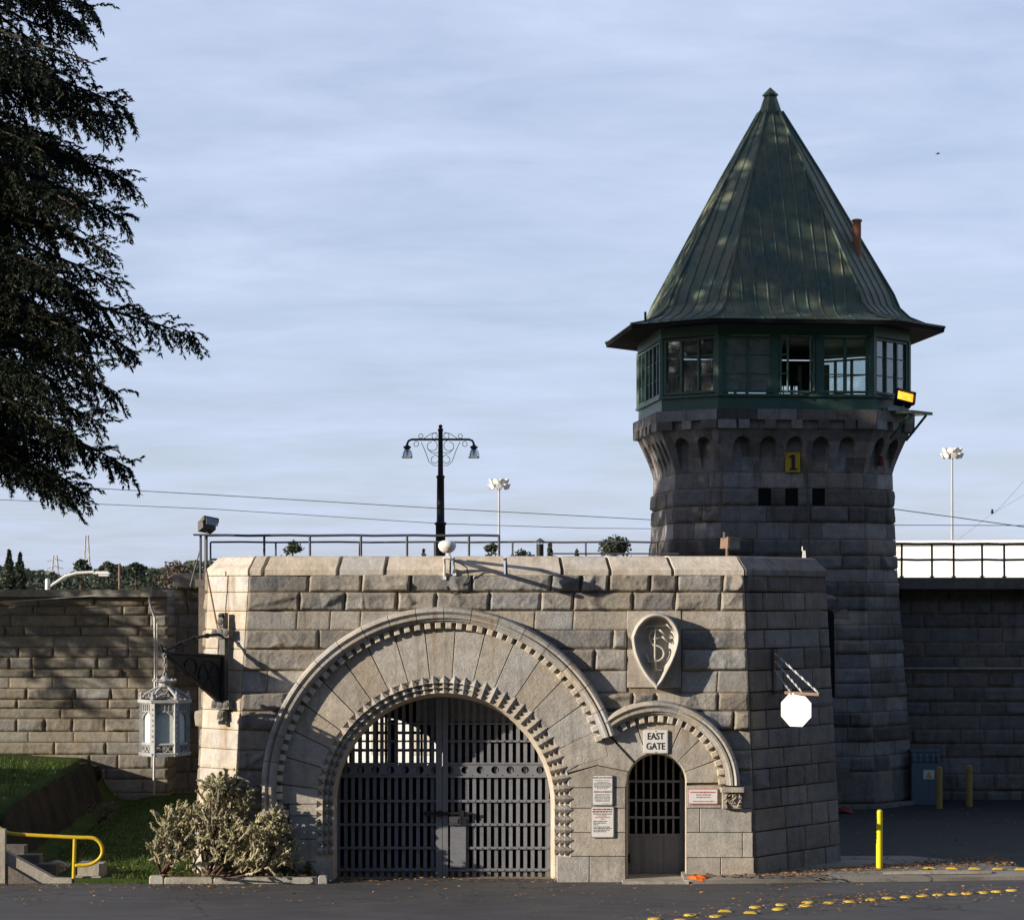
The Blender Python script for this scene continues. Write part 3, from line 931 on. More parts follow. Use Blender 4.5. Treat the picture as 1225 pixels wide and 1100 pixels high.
# body: side walls, roof deck, inner partition and rear wall with its own arch
mb = MB()
mb.hprism([(-5.75, 1.9), (-5.15, 1.9), (-5.15, 17.4), (-5.75, 17.4)], -2, 5.2)
mb.hprism([(5.35, 2.4), (5.75, 2.75), (4.2, 6.0), (2.2, 15.0), (1.7, 15.0), (3.7, 6.0)], -.1, 5.2)
mb.hprism([(1.75, .96), (2.0, .96), (2.0, 15.0), (1.75, 15.0)], -2, 5.1)
mb.build('side_wall', M['shoulder'], gate)
mb = MB()
mb.hprism([(-5.7, .96), (4.2, .96), (5.6, 2.6), (4.2, 6.0), (2.2, 17.4), (-5.7, 17.4)], 5.2, 5.34)
mb.build('roof_deck', M['conc_dark'], gate)
mb = MB()
rc = (-3.29, .20); rr = 1.88
poly = [(-5.15, -2), (-5.15, 5.2), (2.2, 5.2), (2.2, -2), (rc[0] + rr, -2)] + [(rc[0] + rr * math.cos(R(a)), rc[1] + rr * math.sin(R(a))) for a in range(0, 181, 6)] + [(rc[0] - rr, -2)]
mb.prism(poly, 17.4, 18.2, back=True)
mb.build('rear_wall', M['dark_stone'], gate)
rg = MB()
for x in np.arange(rc[0] - rr + .08, rc[0] + rr, .22):
    h = rc[1] + math.sqrt(max(0.02, rr * rr - (x - rc[0]) ** 2))
    rg.box((x, 17.8, (h - 1.8) / 2), (.06, .03, h + 1.8))
for z in (.75, 1.25, 1.68):
    w = math.sqrt(max(.1, rr * rr - (z - rc[1]) ** 2)); rg.box((rc[0], 17.76, z), (2 * w, .05, .07))
rg.box((rc[0] + .35, 17.75, .9), (.18, .06, 2.2))
rg.box((rc[0], 17.85, -.48), (3.74, .03, 2.66))
rg.build('rear_gate', M['iron_dark'], gate)

# main gate leaves
def gate_leaf(x0, x1, hinge_left):
    Y = .92; mb = MB()
    gx = lambda p: FX(p, Y); gz = lambda p: FZ(p, Y)
    cx, cy, r = 530.2, 957.6, 128.5
    def top(px):
        d = px - cx
        return cy - math.sqrt(max(0, r * r - d * d)) if abs(d) < r else cy
    P = 8.9
    n = int((x1 - x0) / P)
    for i in range(n + 1):
        px = x0 + 3 + i * (x1 - x0 - 6) / n
        t = top(px)
        mb.box((gx(px), Y + .02 * (i % 2), (gz(t) + gz(1054)) / 2), (.066, .02, gz(t) - gz(1054)), tone=rng.random())
    for y, h in ((886, 2.2), (957.5, 3), (985.5, 3), (1013.5, 3), (1039.5, 3.2), (1050, 3.4), (865, 2)):
        a, b = x0, x1
        if y < cy:
            w = math.sqrt(max(0, r * r - (cy - y) ** 2)); a, b = max(a, cx - w), min(b, cx + w)
        mb.box(((gx(a) + gx(b)) / 2, Y - .025, gz(y)), (gx(b) - gx(a), .03, h / SC), tone=.6)
        k = 0
        for i in range(n + 1):       # rivets
            px = x0 + 3 + i * (x1 - x0 - 6) / n
            if a < px < b: mb.box((gx(px), Y - .045, gz(y)), (.022, .015, .022), tone=.8)
    # pierced band
    w = math.sqrt(r * r - (cy - 920) ** 2); a, b = max(x0, cx - w - 2), min(x1, cx + w + 2)
    m = round((b - a) / 17.7); cw = (b - a) / m
    for i in range(m):
        c0 = a + cw * (i + .5); N = 16
        V = []; Fs = []
        for j in range(N):
            an = 2 * math.pi * (j + .5) / N
            u, v = math.cos(an), math.sin(an)
            sq = 1 / max(abs(u), abs(v))
            V.append((gx(c0 + 4.6 * u), Y - .03, gz(920.3 - 4.6 * v)))
            V.append((gx(c0 + cw / 2 * u * sq), Y - .03, gz(920.3 - 8.4 * v * sq)))
        for j in range(N):
            k = (j + 1) % N; Fs.append((2 * j, 2 * j + 1, 2 * k + 1, 2 * k))
        nv = len(V)
        V += [(q[0], Y + .01, q[2]) for q in V]
        for j in range(N):
            k = (j + 1) % N; Fs.append((2 * j, 2 * k, 2 * k + nv, 2 * j + nv))
        mb.add(V, Fs, .5)
    for y in (912.5, 928.3): mb.box(((gx(a) + gx(b)) / 2, Y - .045, gz(y)), (gx(b) - gx(a), .02, 2.0 / SC), tone=.7)
    # meeting stile and hinge stile
    st = (521.5, 529) if hinge_left else (529.6, 536)
    t = top((st[0] + st[1]) / 2)
    mb.box(((gx(st[0]) + gx(st[1])) / 2, Y - .03, (gz(t) + gz(1055)) / 2), (gx(st[1]) - gx(st[0]), .09, gz(t) - gz(1055)))
    hs = x0 + 1.5 if hinge_left else x1 - 1.5
    mb.box((gx(hs), Y, (gz(955) + gz(1055)) / 2), (.06, .07, gz(955) - gz(1055)))
    # the solid plates under the crown
    for i in range(n):
        px = x0 + 3 + (i + .5) * (x1 - x0 - 6) / n
        if top(px) < 862 and (px > 500): mb.box((gx(px), Y + .03, (gz(top(px)) + gz(863)) / 2), (.09, .012, gz(top(px)) - gz(863)), tone=.3)
    leaf = mb.build('gate_leaf', M['iron'], gate)
    leaf['label'] = 'left leaf of the barred iron gate' if hinge_left else 'right leaf of the barred iron gate with the lock plate'
    return leaf
ll = gate_leaf(402, 529, True)
lr = gate_leaf(529.6, 657.5, False)
m = MB(); Yg = .92
m.box((FX(548, Yg), Yg - .06, (FZ(975, Yg) + FZ(1038, Yg)) / 2), (.28, .03, 62 / SC)); m.build('lock_panel', M['iron'], lr)
m = MB(); m.box((FX(544, Yg), Yg - .1, FZ(980.5, Yg)), (.2, .07, .15)); m.box((FX(544, Yg), Yg - .14, FZ(980.5, Yg)), (.12, .02, .09))
m.build('lock_box', M['iron_dark'], lr)
m = MB(); m.tube([(FX(507, Yg), Yg - .09, FZ(972, Yg)), (FX(565, Yg), Yg - .09, FZ(972, Yg))], .026, 8)
for px in (512, 526, 553): m.box((FX(px, Yg), Yg - .09, FZ(972, Yg)), (.07, .09, .1))
m.build('bolt', M['black'], lr)

# pedestrian gate
def wicket():
    Y = .8; mb = MB()
    gx = lambda p: FX(p, Y); gz = lambda p: FZ(p, Y)
    cx, cy, r = 783.0, 935, 34.0
    top = lambda px: cy - math.sqrt(max(0, r * r - (px - cx) ** 2))
    for px in np.arange(752, 816, 8.9):
        mb.box((gx(px), Y, (gz(top(px)) + gz(998)) / 2), (.036, .025, gz(top(px)) - gz(998)), tone=rng.random())
    for y in (934, 956.5, 977, 998): mb.box((gx(783), Y - .02, gz(y)), (gx(817) - gx(749), .03, .045))
    for px in np.arange(750.5, 816, 3.3): mb.box((gx(px), Y + .0 + .006 * rng.random(), (gz(998) + gz(1051)) / 2), (.046, .03, gz(998) - gz(1051)), tone=rng.random())
    for px in (749.5, 816.5): mb.box((gx(px), Y - .01, (gz(930) + gz(1052)) / 2), (.05, .06, gz(930) - gz(1052)))
    wk = mb.build('door_gate', M['iron'], gate)
    wk['label'] = 'narrow barred iron door with a boarded lower half'
    m = MB(); m.box((gx(752), Y - .05, gz(1026)), (.05, .05, .16)); m.build('latch', M['black'], wk)
wicket()
mb = MB(); mb.box((FX(783), .2, .02), (1.15, 1.2, .10)); mb.build('threshold', M['concrete'], gate)

# ------------------------------------------------------------------ watch tower
TX, TY, TR = 6.41, 18.15, .10
tower = thing('guard_tower', 'stone guard tower with a green glazed cabin under a steep green pointed roof', 'tower', (TX, TY, 0), TR)
def corners(T, a):   # chamfered square, order: front-left, front-right, then round
    return [(-a, -T), (a, -T), (T, -a), (T, a), (a, T), (-a, T), (-T, a), (-T, -a)]
BA, BT = 1.71, 2.66
def octo(w): return corners(BT + w, BA + .414 * w)
def batter(z):
    z = np.asarray(z, float)
    return .50 * np.clip((7.98 - z) / 7.98, 0, 1.2) ** 1.25
def face_fn(k, wf):
    def get(i):
        def f(z):
            z = np.asarray(z, float); w = wf(z)
            a = BA + .414 * w; T = BT + w
            q = [(-a, -T), (a, -T), (T, -a), (T, a), (a, T), (-a, T), (-T, a), (-T, -a)][i % 8]
            return q
        return f
    return get(k), get(k + 1)
# k: 7 = left chamfer (7->0), 0 = front, 1 = right chamfer, 6 = left side, 2 = right side
tz = [7.98]
tk = ['s']
seq = ['s', 'r', 'r', 's', 'r', 'r']
hts = [.37, .42, .40, .385, .39, .33, .30, .35, .335, .33, .36, .34, .33, .36, .35, .33, .35, .36, .33, .36, .4]
z = 7.98; zs_ = [z]
for h in hts:
    z -= h; zs_.append(z)
    if z < .25: break
zs_[-1] = .16
mb = MB()
for k in (6, 7, 0, 1, 2, 3, 4, 5):
    A, B = face_fn(k, batter)
    ln = lambda zz, A=A, B=B: float(np.hypot(B(zz)[0] - A(zz)[0], B(zz)[1] - A(zz)[1]))
    st = .05 if k in (6, 7, 0, 1) else .16
    for i in range(len(zs_) - 1):
        z1, z0 = zs_[i], zs_[i + 1]
        kd = seq[i % 3] if i % 3 == 0 else 'r'
        regs = [(lambda zz: 0., ln)]
        if k == 0 and i == 1:      # course of the three slits
            mid = lambda zz, ln=ln: ln(zz) / 2
            c = [-.68, -.03, .62]
            ed = [-9] + c + [9]
            regs = []
            for a, b in zip(ed[:-1], ed[1:]):
                regs.append((lambda zz, a=a, m=mid: max(0., m(zz) + a + .15), lambda zz, b=b, m=mid, l=ln: min(l(zz), m(zz) + b - .15)))
        if k == 0 and z1 < 4.75 and z0 > 2.55:   # the lancet beside the gatehouse
            lc = lambda zz, ln=ln: ln(zz) / 2 + .75
            regs = [(lambda zz: 0., lambda zz, lc=lc: lc(zz) - .2), (lambda zz, lc=lc: lc(zz) + .2, ln)]
        course(mb, A, B, z0, z1, regs, kd, st, .55, 1.15, amp=.10)
mb.build('shaft', M['tower'], tower, smooth=True)
mb = MB(); c0 = []
lv = np.linspace(8.0, -1.9, 12)
P = np.zeros((12, 9, 3))
for i, zz in enumerate(lv):
    q = octo(float(batter(zz)) - .07)
    for j in range(9): P[i, j] = (*q[j % 8], zz)
mb.grid(P)
P2 = P.copy(); P2[:, :, :2] *= .80; mb.grid(P2)
mb.build('shaft_core', M['mortar'], tower)
for sx_ in (-.68, -.03, .62):
    mb = MB(); mb.box((sx_, -2.50, 7.36), (.31, .26, .46)); mb.build('slit', M['void'], tower)  # solid black box painting the shade of an opening
# plinth
mb = MB(); q0, q1 = octo(.72), octo(.60)
mb.hprism(q0, -1.9, .13); mb.build('plinth', M['tower'], tower)
# lancet: black boxes painting recess shade, with a curved hood line, and the smooth panel under it
mb = MB(); mb.box((.75, -2.76, 3.16), (.40, .28, 1.02)); mb.box((.75, -2.72, 4.16), (.40, .26, 1.0)); mb.build('lancet', M['void'], tower)
mb = MB()
for a0 in range(0, 180, 30):
    pts = []
    for rr_, s in ((.56, 1), (.22, -1)):
        for t in range(5):
            a = R(a0 + 1 + 28 * (t / 4 if s == 1 else 1 - t / 4)); pts.append((.75 + rr_ * math.cos(a), 4.52 + rr_ * math.sin(a)))
    mb.prism(pts, -2.872, -2.7, .01, tone=rng.random())
mb.build('lancet_arch', M['tower'], tower)
mb = MB(); mb.prism([(.86, .2), (.86, 1.02), (1.26, 1.02), (1.26, .2)], -3.16, -3.0, .01); mb.build('stone_panel', M['wall_r'], tower)

# corbelled head with niches: the piers flare out, the niche backs stay upright
def corbel():
    mb = MB(); z0, z1 = 7.98, 9.02
    full = .40
    for k in range(8):
        fine = k in (6, 7, 0, 1)
        nu = (170 if k in (0, 6) else 90) if fine else (80 if k % 2 == 0 else 50)
        nz = 64 if fine else 24
        Z = np.linspace(z0, z1, nz)
        w = full * (.12 * (Z - z0) / (z1 - z0) + .88 * ((Z - z0) / (z1 - z0)) ** 1.25)
        P = np.zeros((nz, nu, 3))
        nn = 5 if k % 2 == 0 else 2
        pitch = .635 if k % 2 == 0 else .64
        for i, zz in enumerate(Z):
            q = octo(w[i]); p, r = Vector(q[k]), Vector(q[(k + 1) % 8])
            d = (r - p).normalized(); n = Vector((d.y, -d.x)); L = (r - p).length
            s = np.linspace(0, L, nu)
            dep = np.zeros(nu)
            for c in (np.arange(nn) - (nn - 1) / 2) * pitch:
                x = s - L / 2 - c
                hw = .19
                zt = 8.62
                ins = (np.abs(x) < hw) & ((zz < zt) | (x * x + (zz - zt) ** 2 < hw * hw)) & (zz > 8.0)
                dep = np.where(ins, w[i] - .015, dep)
            dep = dep + .012 * fbm(s * 6 + k * 9, np.full(nu, zz * 6), 3)
            for j in range(nu):
                v = p + d * s[j] - n * dep[j]
                P[i, j] = (v.x, v.y, zz)
        tn = rng.random((nz - 1, nu - 1))
        row = np.floor((Z[:-1] - z0) / .36).astype(int)
        tone = np.array([[NT[(r * 7 + k * 13) % 256, int(j / nu * 7)] for j in range(nu - 1)] for r in row])
        mb.grid(P, (.25 + .5 * tone).ravel())
    return mb.build('corbel', M['tower'], tower)
corbel()
def ring_blocks(mb, w0, w1, z0, z1, nfront, nch, gap=.006):
    for k in range(8):
        n = nfront if k % 2 == 0 else nch
        qo, qi = octo(w1), octo(w0)
        for i in range(n):
            pts = []
            f0, f1 = i / n, (i + 1) / n
            for q, fs in ((qo, (f0, f1)), (qi, (f1, f0))):
                a, b = Vector(q[k]), Vector(q[(k + 1) % 8])
                g = gap / (b - a).length
                for f in fs:
                    ff = f + (g if f == f0 else -g)
                    v = a.lerp(b, ff); pts.append((v.x, v.y))
            mb.hprism(pts, z0, z1, tone=rng.random())
mb = MB(); ring_blocks(mb, .1, .50, 9.20, 9.45, 4, 2); mb.build('string_course', M['tower'], tower)
mb = MB(); mb.hprism(octo(.40), 9.0, 9.21)
mb.build('frieze', M['tower'], tower)
mb = MB()
for k in range(8):
    q = octo(.40); a, b = Vector(q[k]), Vector(q[(k + 1) % 8]); d = (b - a).normalized(); n = Vector((d.y, -d.x)); L = (b - a).length
    lst = [(-1.27, .26), (-.64, .26), (0, .26), (.64, .26), (1.27, .26)] if k % 2 == 0 else [(0, .26)]
    lst = [(c, w) for c, w in lst] + [(-L / 2 + .2, .44), (L / 2 - .2, .44)]
    for c, w in lst:
        m = a + d * (L / 2 + c)
        Mx = Matrix.Translation((m.x, m.y, 9.1)) @ Matrix.Rotation(math.atan2(d.y, d.x), 4, 'Z')
        mb = MB(); mb.box((0, -.03, 0), (w, .14, .205), Mx, rng.random())
        mb.build('corbel_block', M['tower'], tower)

# cabin
CW = .385   # cabin wall offset
mb = MB()
mb.hprism(octo(CW - .02), 9.45, 9.76); mb.build('sill_panel', M['green'], tower)
mb = MB(); mb.hprism(octo(CW + .05), 9.755, 9.815); mb.build('sill_ledge', M['green'], tower)
mb = MB(); P = np.zeros((4, 9, 3))
for i, (w, zz) in enumerate(((CW, 11.20), (CW, 11.46), (CW - .16, 11.46), (CW - .16, 11.2))):
    q = octo(w)
    for j in range(9): P[i, j] = (*q[j % 8], zz)
mb.grid(P); mb.grid(P[[3, 0]])
mb.build('head_beam', M['green'], tower)
mb = MB(); mb.hprism(octo(CW - .14), 9.70, 9.76); mb.build('cabin_floor', M['interior'], tower)
mb = MB(); mb.hprism(octo(CW - .17), 11.40, 11.45); mb.build('cabin_ceiling', M['interior'], tower)
ZS, ZH = 9.815, 11.20
QC = octo(CW)
for j in range(8):
    x, y = QC[j]
    cp = MB(); cp.lathe([(.115, ZS), (.115, ZH)], 8, (x * .975, y * .975, 0), rot=.39); cp.build('corner_post', M['green'], tower)
def cabin_window(k, u0, u1, nl, kind='plain'):
    a, b = Vector(QC[k]), Vector(QC[(k + 1) % 8]); d = (b - a).normalized(); mid = (a + b) / 2
    Mx = Matrix.Translation((mid.x, mid.y, 0)) @ Matrix.Rotation(math.atan2(d.y, d.x), 4, 'Z')
    w = u1 - u0; c = (u0 + u1) / 2; z0, z1 = ZS + .03, ZH - .03; h = z1 - z0; zc = (z0 + z1) / 2
    fr = MB(); t = .055
    for x in (u0 + t / 2, u1 - t / 2): fr.box((x, .05, zc), (t, .09, h), Mx)
    for q, th in ((z0 + t / 2, t), (z1 - t / 2, t)): fr.box((c, .05, q), (w - 2 * t, .088, th), Mx)
    for i in range(1, nl): fr.box((u0 + w * i / nl, .045, zc), (.075 if nl == 2 else .05, .08, h - 2 * t), Mx)
    if kind != 'open':
        for q in (1, 2):
            for i in range(nl):
                fr.box((u0 + w * (i + .5) / nl, .055, z0 + h * q / 3), (w / nl - .06, .03, .028), Mx)
    f = fr.build('window', M['green'], tower)
    pa = MB()
    if kind == 'open':
        pass
    else:
        pa.box((c, .06, zc), (w - 2 * t, .006, h - 2 * t), Mx)
        pa.build('pane', M['glass_blue' if kind in ('dusty', 'blind') else 'glass'], f)
    if kind == 'blind':
        bl = MB(); bl.box((c, .12, z0 + h * .34), (w - .1, .012, h * .64), Mx); bl.build('blind', M['frost_blind'], f)
    if kind in ('dark', 'half'):
        bl = MB(); bl.box((c, .12, zc if kind == 'dark' else z0 + h * .75), (w - .06, .012, h - .04 if kind == 'dark' else h * .5), Mx); bl.build('blind', M['interior'], f)  # added dark blinds, hold back the sky seen through the rear windows
    if kind == 'open':           # two casements swung outwards
        for sgn, wd in ((1, .26), (-1, .26)):
            hx = u0 + .03 if sgn > 0 else u1 - .03
            My = Mx @ Matrix.Translation((hx, -.02, 0)) @ Matrix.Rotation(R(-55 if sgn > 0 else 215 + 20), 4, 'Z')
            s = MB()
            for x in (.02, wd - .02): s.box((x, 0, zc), (.04, .035, h), My)
            for q in (z0 + .03, z0 + h / 3, z0 + 2 * h / 3, z1 - .03): s.box((wd / 2, 0, q), (wd - .04, .03, .04), My)
            so_ = s.build('casement', M['green'], f)
    return f
M['frost_blind'] = paint('pale roller blind', (.72, .72, .72), .7, 0, .2)
cabin_window(0, -1.74, -.56, 2, 'blind'); cabin_window(0, -.42, .46, 1, 'open'); cabin_window(0, .62, 1.74, 2)
for u in (-1.8, -.49, .54, 1.8):
    a = (QC[0][0] + QC[1][0]) / 2
    cp = MB(); cp.box((u, QC[0][1] + .05, (ZS + ZH) / 2), (.13 if abs(u) > 1 else .15, .11, ZH - ZS)); cp.build('pier_post', M['green'], tower)
for k in (1, 3, 5, 7):
    cabin_window(k, -.74, .74, 3, 'dusty' if k == 1 else 'dark' if k == 5 else 'plain')
for k in (2, 4, 6):
    for u0, u1 in ((-1.74, -.63), (-.56, .56), (.63, 1.74)): cabin_window(k, u0, u1, 2, 'dark' if k == 4 and u0 > 0 else 'half' if k == 4 and u0 < -1 else 'plain')
    a, b = Vector(QC[k]), Vector(QC[(k + 1) % 8]); d = (b - a).normalized(); mid = (a + b) / 2
    Mx = Matrix.Translation((mid.x, mid.y, 0)) @ Matrix.Rotation(math.atan2(d.y, d.x), 4, 'Z')
    for u in (-.595, .595): cp = MB(); cp.box((u, .05, (ZS + ZH) / 2), (.07, .1, ZH - ZS), Mx); cp.build('pier_post', M['green'], tower)

# roof: steep pyramid with a bell-cast eave
RP = [(3.82, 11.50), (3.40, 11.60), (3.06, 11.77), (2.84, 12.01), (2.71, 12.36), (2.02, 13.70), (1.16, 15.38), (.27, 17.03)]
ratio = .585
mb = MB(); P = np.zeros((len(RP), 9, 3))
for i, (T, zz) in enumerate(RP):
    q = corners(T, T * ratio)
    for j in range(9): P[i, j] = (*q[j % 8], zz)
mb.grid(P)
roof = mb.build('roof', M['copper_roof'], tower)
mb = MB(); P = np.zeros((4, 9, 3))
for i, (T, zz) in enumerate(((3.81, 11.495), (3.80, 11.40), (3.68, 11.41), (2.85, 11.47))):
    q = corners(T, T * ratio)
    for j in range(9): P[i, j] = (*q[j % 8], zz)
mb.grid(P); mb.build('eave', M['soffit'], tower)
sm = MB()
def roof_pt(k, u, i):
    T, zz = RP[i]; q = corners(T, T * ratio); a, b = Vector(q[k]), Vector(q[(k + 1) % 8]); d = (b - a).normalized(); m = (a + b) / 2 + d * u
    return Vector((m.x, m.y, zz)), (b - a).length / 2
for k in range(8):
    Lm = roof_pt(k, 0, 0)[1]
    n = int(Lm / .31)
    for s in range(-n, n + 1):
        u0 = s * .31; path = []
        for i in range(len(RP)):
            hl = roof_pt(k, 0, i)[1]
            p, _ = roof_pt(k, u0 * (1 if i > 3 else 1.0), i)
            if abs(u0) <= hl: path.append(p)
            else:
                if path:
                    hp = roof_pt(k, 0, i - 1)[1]; t = (hp - abs(u0)) / (hp - hl)
                    path.append(roof_pt(k, u0, i - 1)[0].lerp(roof_pt(k, u0, i)[0], t))
                break
        if len(path) > 1: sm.tube(path, .024, 4, tone=rng.random())
for j in range(8):
    sm.tube([(*corners(T, T * ratio)[j], zz + .01) for T, zz in RP], .04, 6)
sm.build('roof_seams', M['copper_roof'], roof)
mb = MB()
mb.lathe([(.30, 16.92), (.35, 16.97), (.35, 17.03), (.28, 17.06), (.16, 17.42), (.15, 17.44), (.20, 17.45), (.20, 17.48), (.01, 17.66)], 8, rot=R(22.5))
mb.build('finial', M['copper_roof'], roof)
mb = MB(); mb.lathe([(.115, 13.0), (.115, 13.62), (.105, 13.63), (.105, 14.12), (.13, 14.12), (.13, 14.16), (.08, 14.18)], 14, (1.80, -1.62, 0))
mb.build('flue_pipe', M['pipe_rust'], tower)
for px, py in ((772, 378), (897, 165)):
    p = at(px, py, TY - .3 if py < 200 else TY - 3.0); p = Matrix.Rotation(-TR, 4, 'Z') @ (p - Vector((TX, TY, 0)))
    mb = MB(); mb.tube([p - Vector((0, 0, .12)), p + Vector((0, 0, .1))], .03, 6); mb.build('roof_hook', M['black'], roof)
# bracketed shelf for the amber lamp
sh = Matrix.Translation((2.60, -2.40, 0)) @ Matrix.Rotation(R(45), 4, 'Z')
mb = MB(); mb.box((.12, -.30, 9.42), (1.0, .62, .07), sh)
mb.tube([sh @ Vector((.5, -.5, 9.38)), sh @ Vector((.5, .05, 8.8))], .03, 6)
mb.tube([sh @ Vector((-.25, -.5, 9.38)), sh @ Vector((-.25, .05, 8.8))], .03, 6)
mb.build('lamp_shelf', M['green'], tower)

def tw(x, y, z): return Matrix.Translation((TX, TY, 0)) @ Matrix.Rotation(TR, 4, 'Z') @ Vector((x, y, z))
# things on and in the tower
fl = thing('floodlight', 'glowing amber floodlight on the green shelf at the tower corner', 'floodlight', tw(2.68, -2.74, 9.455), TR + R(8))
mb = MB()
hd = Matrix.Translation((0, 0, .30)) @ Matrix.Rotation(R(-22), 4, 'X') @ Matrix.Rotation(R(14), 4, 'Y')
mb.box((0, .06, 0), (.42, .22, .28), hd, taper=.85); mb.box((0, -.07, .15), (.48, .12, .03), hd)
for s in (-.225, .225): mb.box((s, -.08, 0), (.03, .12, .30), hd)
mb.box((0, -.08, -.14), (.46, .1, .03), hd)
mb.build('housing', M['black'], fl)
mb = MB(); mb.box((0, -.075, 0), (.38, .02, .23), hd); mb.build('lamp_face', M['lamp_on'], fl)
mb = MB(); mb.tube([(0, 0.05, 0), (0, 0.05, .14)], .03, 8); mb.box((-.3, .05, .04), (.26, .16, .08)); mb.build('mount', M['galv'], fl)

sg = thing('number_sign', 'yellow plate with a black figure one on the tower front', 'sign', tw(-.02, -2.735, 8.22), TR)
mb = MB(); mb.box((0, 0, 0), (.36, .02, .47)); mb.build('plate', M['sign_yellow'], sg)
mb = MB(); mb.box((.01, -.014, 0), (.085, .012, .36)); mb.box((.01, -.014, -.165), (.17, .011, .045)); mb.prism([(-.085, .09), (-.085, .13), (-.03, .18), (-.03, .12)], -.02, -.008)
mb.build('figure', M['ink'], sg)
bl = thing('alarm_bell', 'small dark red bell in a niche on the right of the tower head', 'bell', tw(2.22, -2.37, 8.27), TR + R(45))
mb = MB(); mb.lathe([(.02, .12), (.07, .1), (.09, 0), (.10, -.1), (.03, -.11)], 12); mb.build('dome', M['red'], bl)
mb = MB(); mb.tube([(0, .2, .05), (0, 0, .12)], .02, 6); mb.build('arm', M['black'], bl)
o = MB(); o.tube([tw(.33, -2.70, 7.98), tw(.34, -2.79, 7.0), tw(.36, -2.95, 5.0)], .02, 6)
tag(o.build('conduit', M['conc_dark']), 'thin dark conduit running down the front of the tower shaft', 'conduit')

ch = thing('chair', 'dark round-backed chair behind the open tower window', 'chair', tw(.22, -1.2, 9.76), TR)
mb = MB(); mb.box((0, 0, .45), (.42, .42, .05)); mb.build('seat', M['black'], ch)
mb = MB()
for r, z in ((.2, 0), (.13, 0)): mb.tube([(-r, .02, .45)] + [(r * math.cos(R(a)), .02, .62 + (r * .6) * math.sin(R(a))) for a in range(180, -1, -20)] + [(r, .02, .45)], .014, 6)
mb.build('backrest', M['black'], ch)
for x, y in ((-.18, -.18), (.18, -.18), (-.18, .18), (.18, .18)):
    mb = MB(); mb.tube([(x, y, 0), (x, y, .45)], .015, 6); mb.build('leg', M['black'], ch)
dk = thing('desk', 'dark desk with equipment inside the left bay of the tower cabin', 'desk', tw(-1.75, -1.75, 9.76), TR + R(-45))
mb = MB(); mb.box((0, 0, .55), (1.1, .5, .05)); mb.build('desk_top', M['interior'], dk)
for x in (-.5, .5):
    for y in (-.2, .2):
        mb = MB(); mb.box((x, y, .26), (.05, .05, .52)); mb.build('leg', M['interior'], dk)
mn = thing('monitor', 'dark monitor standing on the desk inside the tower cabin', 'monitor', tw(-1.7, -1.7, 10.34), TR + R(-40))
mb = MB(); mb.box((0, 0, .26), (.42, .05, .28)); mb.build('screen', M['black'], mn)
mb = MB(); mb.box((0, .02, .06), (.05, .05, .13)); mb.box((0, .02, .01), (.2, .14, .02)); mb.build('stand', M['black'], mn)
cb_ = thing('cabinet', 'dark cabinet inside the right of the tower cabin', 'cabinet', tw(1.05, -.2, 9.76), TR)
mb = MB(); mb.box((0, 0, .5), (.7, .45, 1.0)); mb.build('body', M['interior'], cb_)
mb = MB(); mb.box((-.18, -.23, .5), (.32, .02, .9)); mb.build('door', M['interior'], cb_)
mb = MB(); mb.box((.18, -.23, .5), (.32, .02, .9)); mb.build('door', M['interior'], cb_)

# ------------------------------------------------------------------ prison walls
def line_wall(name, label, x0, x1, Y, z_list, matk, kinds, step, wmin, wmax, amp, core, core_z, xa=None):
    w = thing(name, label, 'wall')
    A = lambda z: (np.asarray(z, float) * 0 + x0, np.asarray(z, float) * 0 + Y)
    B = lambda z: (np.asarray(z, float) * 0 + x1, np.asarray(z, float) * 0 + Y)
    mb = MB()
    for i in range(len(z_list) - 1):
        course(mb, A, B, z_list[i + 1], z_list[i], [(lambda z: 0., lambda z: x1 - x0)], kinds[i % len(kinds)], step, wmin, wmax, amp=amp, gap=.008)
    mb.build('stonework', M[matk], w, smooth=True)
    mb = MB(); mb.hprism([(x0, Y + .02), (x1, Y + .02), (x1, Y + 1.1), (x0, Y + 1.1)], -2, core_z); mb.build('core', M[core], w)
    return w
zl = [5.02]
for q in [.21, .22, .28, .22, .27, .24, .28, .21, .25, .27, .22, .24, .31, .25, .30, .33, .26, .32, .30, .34, .36]: zl.append(zl[-1] - q)
LWX = -8.26
wl = line_wall('prison_wall', 'weathered tan stone wall behind the lawn, left of the gatehouse', -27, LWX, 16.0, zl, 'wall_l', ['r', 'r', 'r', 'r', 's', 'r', 'r', 'r', 's'], .03, .45, 1.8, .085, 'mortar_l', 5.05)
mb = MB(); mb.hprism([(-27, 15.80), (LWX + .02, 15.80), (LWX + .02, 17.15), (-27, 17.15)], 5.03, 5.20); mb.build('coping', M['concrete'], wl)
# ragged end of that wall
mb = MB()
A = lambda z: (np.asarray(z, float) * 0 + LWX, np.asarray(z, float) * 0 + 15.98); B = lambda z: (np.asarray(z, float) * 0 + LWX, np.asarray(z, float) * 0 + 17.1)
for i in range(len(zl) - 1): course(mb, A, B, zl[i + 1], zl[i], [(lambda z: 0., lambda z: 1.1)], 'r', .04, 1.0, 1.4, amp=.13)
mb.build('wall_end', M['wall_l'], wl, smooth=True)
zr = [5.25]
for q in [.30, .35, .33, .35, .37, .33, .05, .36, .36, .34, .33, .36, .34, .4, .42, .42, .3]: zr.append(zr[-1] - q)
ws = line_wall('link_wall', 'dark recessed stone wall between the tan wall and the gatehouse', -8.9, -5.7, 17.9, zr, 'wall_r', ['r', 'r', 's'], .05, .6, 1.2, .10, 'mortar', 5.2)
mb = MB(); mb.hprism([(-8.35, 17.55), (-6.0, 17.55), (-6.0, 19.1), (-8.35, 19.1)], 5.28, 5.62); mb.build('slab', M['concrete'], ws)
